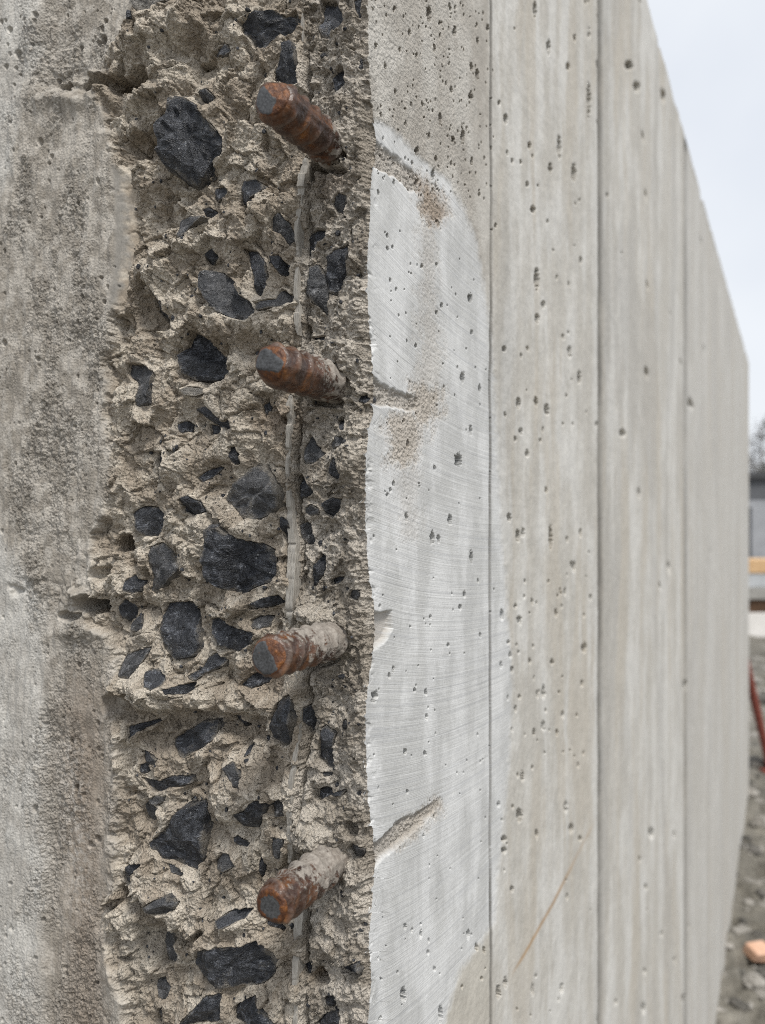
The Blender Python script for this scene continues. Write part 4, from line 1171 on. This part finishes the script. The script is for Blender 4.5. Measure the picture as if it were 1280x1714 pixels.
def zz(py, Y): return EYE - (py - AY) / F_PX * Y

rub_mats = [simple_mat('rubble_dark', (0.06, 0.058, 0.052), (0.15, 0.14, 0.125), 25, 0.004, 0.85),
            simple_mat('rubble_grey', (0.20, 0.19, 0.17), (0.34, 0.32, 0.29), 25, 0.004, 0.85),
            simple_mat('rubble_pale', (0.26, 0.245, 0.22), (0.38, 0.36, 0.33), 25, 0.004, 0.85)]
MUD = [  # photograph x, distance, radius, tone, label
 (1236, 2.20, 0.024, 0, 'nearest dark broken stone in the mud, against the wall foot'),
 (1262, 2.26, 0.030, 2, 'flat pale stone in the mud nearest to us, below the pink brick'),
 (1278, 2.36, 0.024, 0, 'dark angular stone in the mud just below the pink brick fragment'),
 (1246, 2.62, 0.022, 1, 'small grey stone in the mud left of and beyond the pink brick'),
 (1272, 2.90, 0.034, 2, 'pale broken stone in the mud just beyond the pink brick'),
 (1256, 3.15, 0.036, 0, 'dark rounded stone in the mud halfway along the visible strip'),
 (1275, 3.45, 0.048, 1, 'large grey stone at the picture edge halfway up the mud strip'),
 (1259, 3.80, 0.030, 2, 'small pale stone near the foot of the far wall edge'),
 (1270, 4.25, 0.060, 0, 'large dark stone in the shade below the red steel prop'),
 (1264, 4.80, 0.055, 1, 'grey stone just behind the foot of the red steel prop'),
 (1276, 5.60, 0.070, 0, 'dark stone lying beyond the red prop, before the white kerb'),
 (1262, 6.30, 0.060, 2, 'pale stone farthest off in the mud, nearest the white kerb')]
for k, (px, Y, r, tone_, lab) in enumerate(MUD):
    x_ = at(px, Y)
    V_, F_ = rock_points(8, 12, r, 7000 + k, np.array([1.3, 1.0, 0.65]) * rng.uniform(0.8, 1.2, 3), 1.0)
    o = link('rubble_stone', poly_mesh('rubble_stone', V_, F_), rub_mats[tone_])
    o.location = (x_, Y, ground_z(x_, Y) + r * 0.15); o.rotation_euler = (0, 0, rng.uniform(0, 6))
    tag(o, lab, 'stone', 'broken stones lying in the mud')
for mi in range(3):
    gv, gf = [], []
    for k in range(110):
        Y = math.exp(rng.uniform(math.log(2.0), math.log(7.5))); x_ = at(rng.uniform(1185, 1400), Y)
        r = rng.uniform(0.006, 0.017) * (1 + 0.4 * (Y - 2))
        V_, F_ = rock_points(4, 6, r, 9000 + 200 * mi + k, rng.uniform(0.6, 1.5, 3) * np.array([1, 1, 0.6]), 1.2)
        c = np.array([x_, Y, ground_z(x_, Y)]); b0 = len(gv)
        gv += [c + p for p in V_]; gf += [tuple(i + b0 for i in f) for f in F_]
    o = link('rubble', poly_mesh('rubble', gv, gf), rub_mats[mi])
    tag(o, ['dark', 'grey', 'pale'][mi] + ' small rubble scattered over the wet mud', kind='stuff')
# brick fragment
bx, by = at(1269, 2.46), 2.46
V_, F_ = box_geo(-0.038, 0.038, -0.024, 0.024, -0.015, 0.015)
V_ = [tuple(np.array(v_) + rng.normal(0, 0.006, 3)) for v_ in V_]
o = link('brick_fragment', poly_mesh('brick_fragment', V_, F_), simple_mat('pink_brick', (0.55, 0.33, 0.22), (0.68, 0.45, 0.33), 40, 0.002, 0.9))
bevel(o, 0.008, 3); o.location = (bx, by, ground_z(bx, by) + 0.02); o.rotation_euler = (0.25, 0.12, 0.3)
tag(o, 'pinkish orange brick fragment lying on the grey mud', 'brick')

# red steel prop leaning on the far end of the wall
foot = np.array([2.12, 4.20, ground_z(2.12, 4.20) + 0.01]); head = np.array([1.655, 3.935, 1.52])
ctr = foot
d_ = (head - foot)
red = simple_mat('red_paint', (0.17, 0.045, 0.033), (0.26, 0.08, 0.058), 30, 0.0015, 0.5)
prop = empty('steel_prop', foot)
tag(prop, 'red painted steel prop leaning against the far end of the concrete wall', 'prop')
V_, F_ = tube_geo([d_ * 0, d_ * 0.62], [0.021, 0.021], 14); link('outer_tube', poly_mesh('outer_tube', V_, F_, False), red, prop)
V_, F_ = tube_geo([d_ * 0.6, d_], [0.016, 0.016], 14); link('inner_tube', poly_mesh('inner_tube', V_, F_, False), simple_mat('worn_steel', (0.2, 0.19, 0.18), (0.35, 0.34, 0.33), 30, 0.0, 0.45, metal=0.6), prop)
V_, F_ = tube_geo([d_ * 0.585, d_ * 0.635], [0.036, 0.036], 14); link('collar', poly_mesh('collar', V_, F_), red, prop)
V_, F_ = box_geo(-0.06, 0.06, -0.06, 0.06, -0.012, 0.0); link('foot_plate', poly_mesh('foot_plate', V_, F_), red, prop)

# stacked building materials some nine metres away
YS = 8.7
def slab(name, px0, width, y0, depth, z0, z1, mat, label, cat, rot=0.0):
    x0 = at(px0, y0)
    V_, F_ = box_geo(0, width, 0, depth, 0, z1 - z0)
    o = link(name, poly_mesh(name, V_, F_), mat)
    o.location = (x0, y0, z0); o.rotation_euler = (0, 0, rot)
    bevel(o, 0.006)
    return tag(o, label, cat)
white = simple_mat('white_board', (0.66, 0.64, 0.61), (0.78, 0.76, 0.73), 6, 0.001, 0.7)
dkt = simple_mat('dark_wet_timber', (0.045, 0.025, 0.014), (0.10, 0.055, 0.03), 14, 0.002, 0.7)
gpan = simple_mat('grey_panel', (0.36, 0.38, 0.39), (0.50, 0.52, 0.54), 8, 0.001, 0.55)
ply = simple_mat('fresh_timber', (0.52, 0.33, 0.17), (0.64, 0.44, 0.25), 12, 0.001, 0.65)
gpl = simple_mat('weathered_timber', (0.25, 0.245, 0.225), (0.36, 0.35, 0.33), 12, 0.002, 0.75)
z1 = zz(1026, YS); z0 = -0.03
slab('concrete_kerb', 1225, 2.6, YS, 0.4, z0, z1, white, 'long white concrete kerb lying on the mud under the timber stack', 'kerb')
z2 = zz(1004, YS)
slab('timber_beam', 1228, 2.5, YS + 0.04, 0.3, z1 + 0.002, z2, dkt, 'dark brown timber beam between the white kerb and grey panels', 'beam')
z3 = zz(984, YS)
slab('weathered_plank', 1222, 2.7, YS + 0.01, 0.38, z2 + 0.002, z3, gpl, 'weathered grey timber plank above the dark brown beam', 'plank')
z4 = zz(960, YS)
slab('formwork_panel', 1226, 2.5, YS + 0.03, 0.36, z3 + 0.002, z4, gpan, 'pale grey formwork panel just below the orange plank', 'panel')
z5 = zz(937, YS)
slab('fresh_plank', 1224, 2.6, YS + 0.02, 0.34, z4 + 0.002, z5, ply, 'bright orange fresh timber plank on top of the stack', 'plank')

# grey site cabin
YC = 16.0
cab = empty('site_cabin', (at(1200, YC), YC, 0))
tag(cab, 'dark grey flat roofed site cabin behind the timber stack', 'cabin')
cg = simple_mat('cabin_grey', (0.085, 0.09, 0.10), (0.125, 0.13, 0.14), 3, 0.0, 0.6)
ct = simple_mat('cabin_trim', (0.28, 0.29, 0.31), (0.36, 0.37, 0.39), 3, 0.0, 0.55)
zt = zz(790, YC)
def cpart(name, mat, *b):
    V_, F_ = box_geo(*b); return bevel(link(name, poly_mesh(name, V_, F_), mat, cab), 0.01)
cpart('wall_panel', cg, 0, 7.0, 0, 2.4, 0.05, zt - 0.14)
cpart('roof', simple_mat('cabin_roof', (0.05, 0.052, 0.055), (0.08, 0.082, 0.086), 4, 0, 0.7), -0.1, 7.1, -0.1, 2.5, zt - 0.14, zt)
cpart('trim_band', ct, -0.02, 7.02, -0.025, -0.001, zz(850, YC), zz(838, YC))
for q in range(3):
    w_ = cpart('window', ct, 1.9 + 1.7 * q, 2.9 + 1.7 * q, -0.04, -0.002, 1.55, 1.95)
    V_, F_ = box_geo(1.95 + 1.7 * q, 2.85 + 1.7 * q, -0.05, -0.041, 1.6, 1.9)
    link('pane', poly_mesh('pane', V_, F_), simple_mat('cabin_glass', (0.03, 0.035, 0.04), (0.05, 0.055, 0.06), 3, 0, 0.1, spec=0.6), w_)
cpart('door', ct, 0.7, 1.55, -0.035, -0.002, 0.1, 1.5)

# tuft of weeds in front of the cabin
gvv, gff = [], []
for q in range(70):
    a = rng.uniform(0, 6.28); rr_ = abs(rng.normal(0, 0.16)); h_ = rng.uniform(0.12, 0.36)
    x, y = rr_ * math.cos(a) * 2.2, rr_ * math.sin(a)
    dx, dy = rng.normal(0, 0.09, 2); w_ = 0.006
    b0 = len(gvv)
    gvv += [(x - w_, y, 0), (x + w_, y, 0), (x + dx * .5 + w_ * .8, y + dy * .5, h_ * .6), (x + dx * .5 - w_ * .8, y + dy * .5, h_ * .6), (x + dx, y + dy, h_)]
    gff += [(b0, b0 + 1, b0 + 2, b0 + 3), (b0 + 3, b0 + 2, b0 + 4)]
gmat = simple_mat('weeds', (0.05, 0.08, 0.02), (0.11, 0.12, 0.04), 12, 0, 0.7)
o = link('weed_tuft', poly_mesh('weed_tuft', gvv, gff), gmat)
o.location = (at(1270, 11.0), 11.0, 0.0); o.scale = (1.6, 1.2, 2.2)
tag(o, 'green weed tuft growing between timber stack and cabin', kind='stuff')

# bare hazy trees far behind
bark = simple_mat('pale_bark', (0.16, 0.155, 0.15), (0.28, 0.275, 0.27), 10, 0, 0.9)
leaf = simple_mat('dull_foliage', (0.045, 0.06, 0.035), (0.10, 0.115, 0.07), 4, 0, 0.8)
def make_tree(name, x, y, h, seed, label, leafy):
    r = random.Random(seed)
    tr = empty(name, (x, y, -0.02))
    tag(tr, label, 'tree', 'trees beyond the site')
    V_, F_ = tube_geo([(0, 0, 0), (0.05, 0, h * .35), (-0.04, .03, h * .7), (0, 0, h)], [h * .018, h * .014, h * .008, h * .002], 8)
    tk = link('trunk', poly_mesh('trunk', V_, F_), bark, tr)
    bv, bf, tv, tf = [], [], [], []
    for b in range(46):
        zb = h * r.uniform(0.22, 0.97); a = r.uniform(0, 6.28)
        ln = (h - zb * 0.86) * r.uniform(0.22, 0.46)
        e = (math.cos(a) * ln, math.sin(a) * ln, zb + ln * (r.uniform(0.1, 0.8) if not leafy else r.uniform(-0.3, 0.2)))
        m = (e[0] * .5, e[1] * .5, zb + (e[2] - zb) * .6)
        V1, F1 = tube_geo([(0, 0, zb), m, e], [h * .005, h * .003, h * .0012], 5)
        o0 = len(bv); bv += V1; bf += [tuple(i + o0 for i in f) for f in F1]
        for c_ in range(40 if leafy else 14):
            u_ = r.uniform(0.25, 1.05)
            p = np.array([e[0] * u_, e[1] * u_, zb + (e[2] - zb) * u_]) + np.array([r.gauss(0, .07), r.gauss(0, .07), r.gauss(0, .06)]) * h * (0.35 if leafy else 0.5)
            s = h * (0.016 if leafy else 0.006); dv = np.array([r.gauss(0, 1), r.gauss(0, 1), r.gauss(0, .6)]); dv /= np.linalg.norm(dv)
            ev = np.cross(dv, [r.gauss(0, 1), r.gauss(0, 1), r.gauss(0, 1)]); ev /= np.linalg.norm(ev) + 1e-6
            o1 = len(tv); tv += [p - dv * s * 1.6, p + ev * s * .6, p + dv * s * 1.6, p - ev * s * .6]; tf.append((o1, o1 + 1, o1 + 2, o1 + 3))
    link('branches', poly_mesh('branches', bv, bf), bark, tr)
    link('crown', poly_mesh('crown', tv, tf), leaf if leafy else bark, tr)
for i, (px, Y, h, lf) in enumerate([(1262, 34, 4.6, False), (1276, 30, 5.0, False), (1292, 36, 6.0, False), (1318, 33, 6.2, True), (1246, 38, 5.0, False)]):
    make_tree('bare_tree' if not lf else 'spruce_tree', at(px, Y), Y, h, 60 + i,
              ['thin bare tree rising just past the far wall edge', 'bare tree with wide branches behind the cabin, second from the wall', 'tallest bare tree, beside the green spruce',
               'green spruce standing farthest from the wall in the tree row', 'bare tree mostly hidden behind the concrete wall'][i], lf)
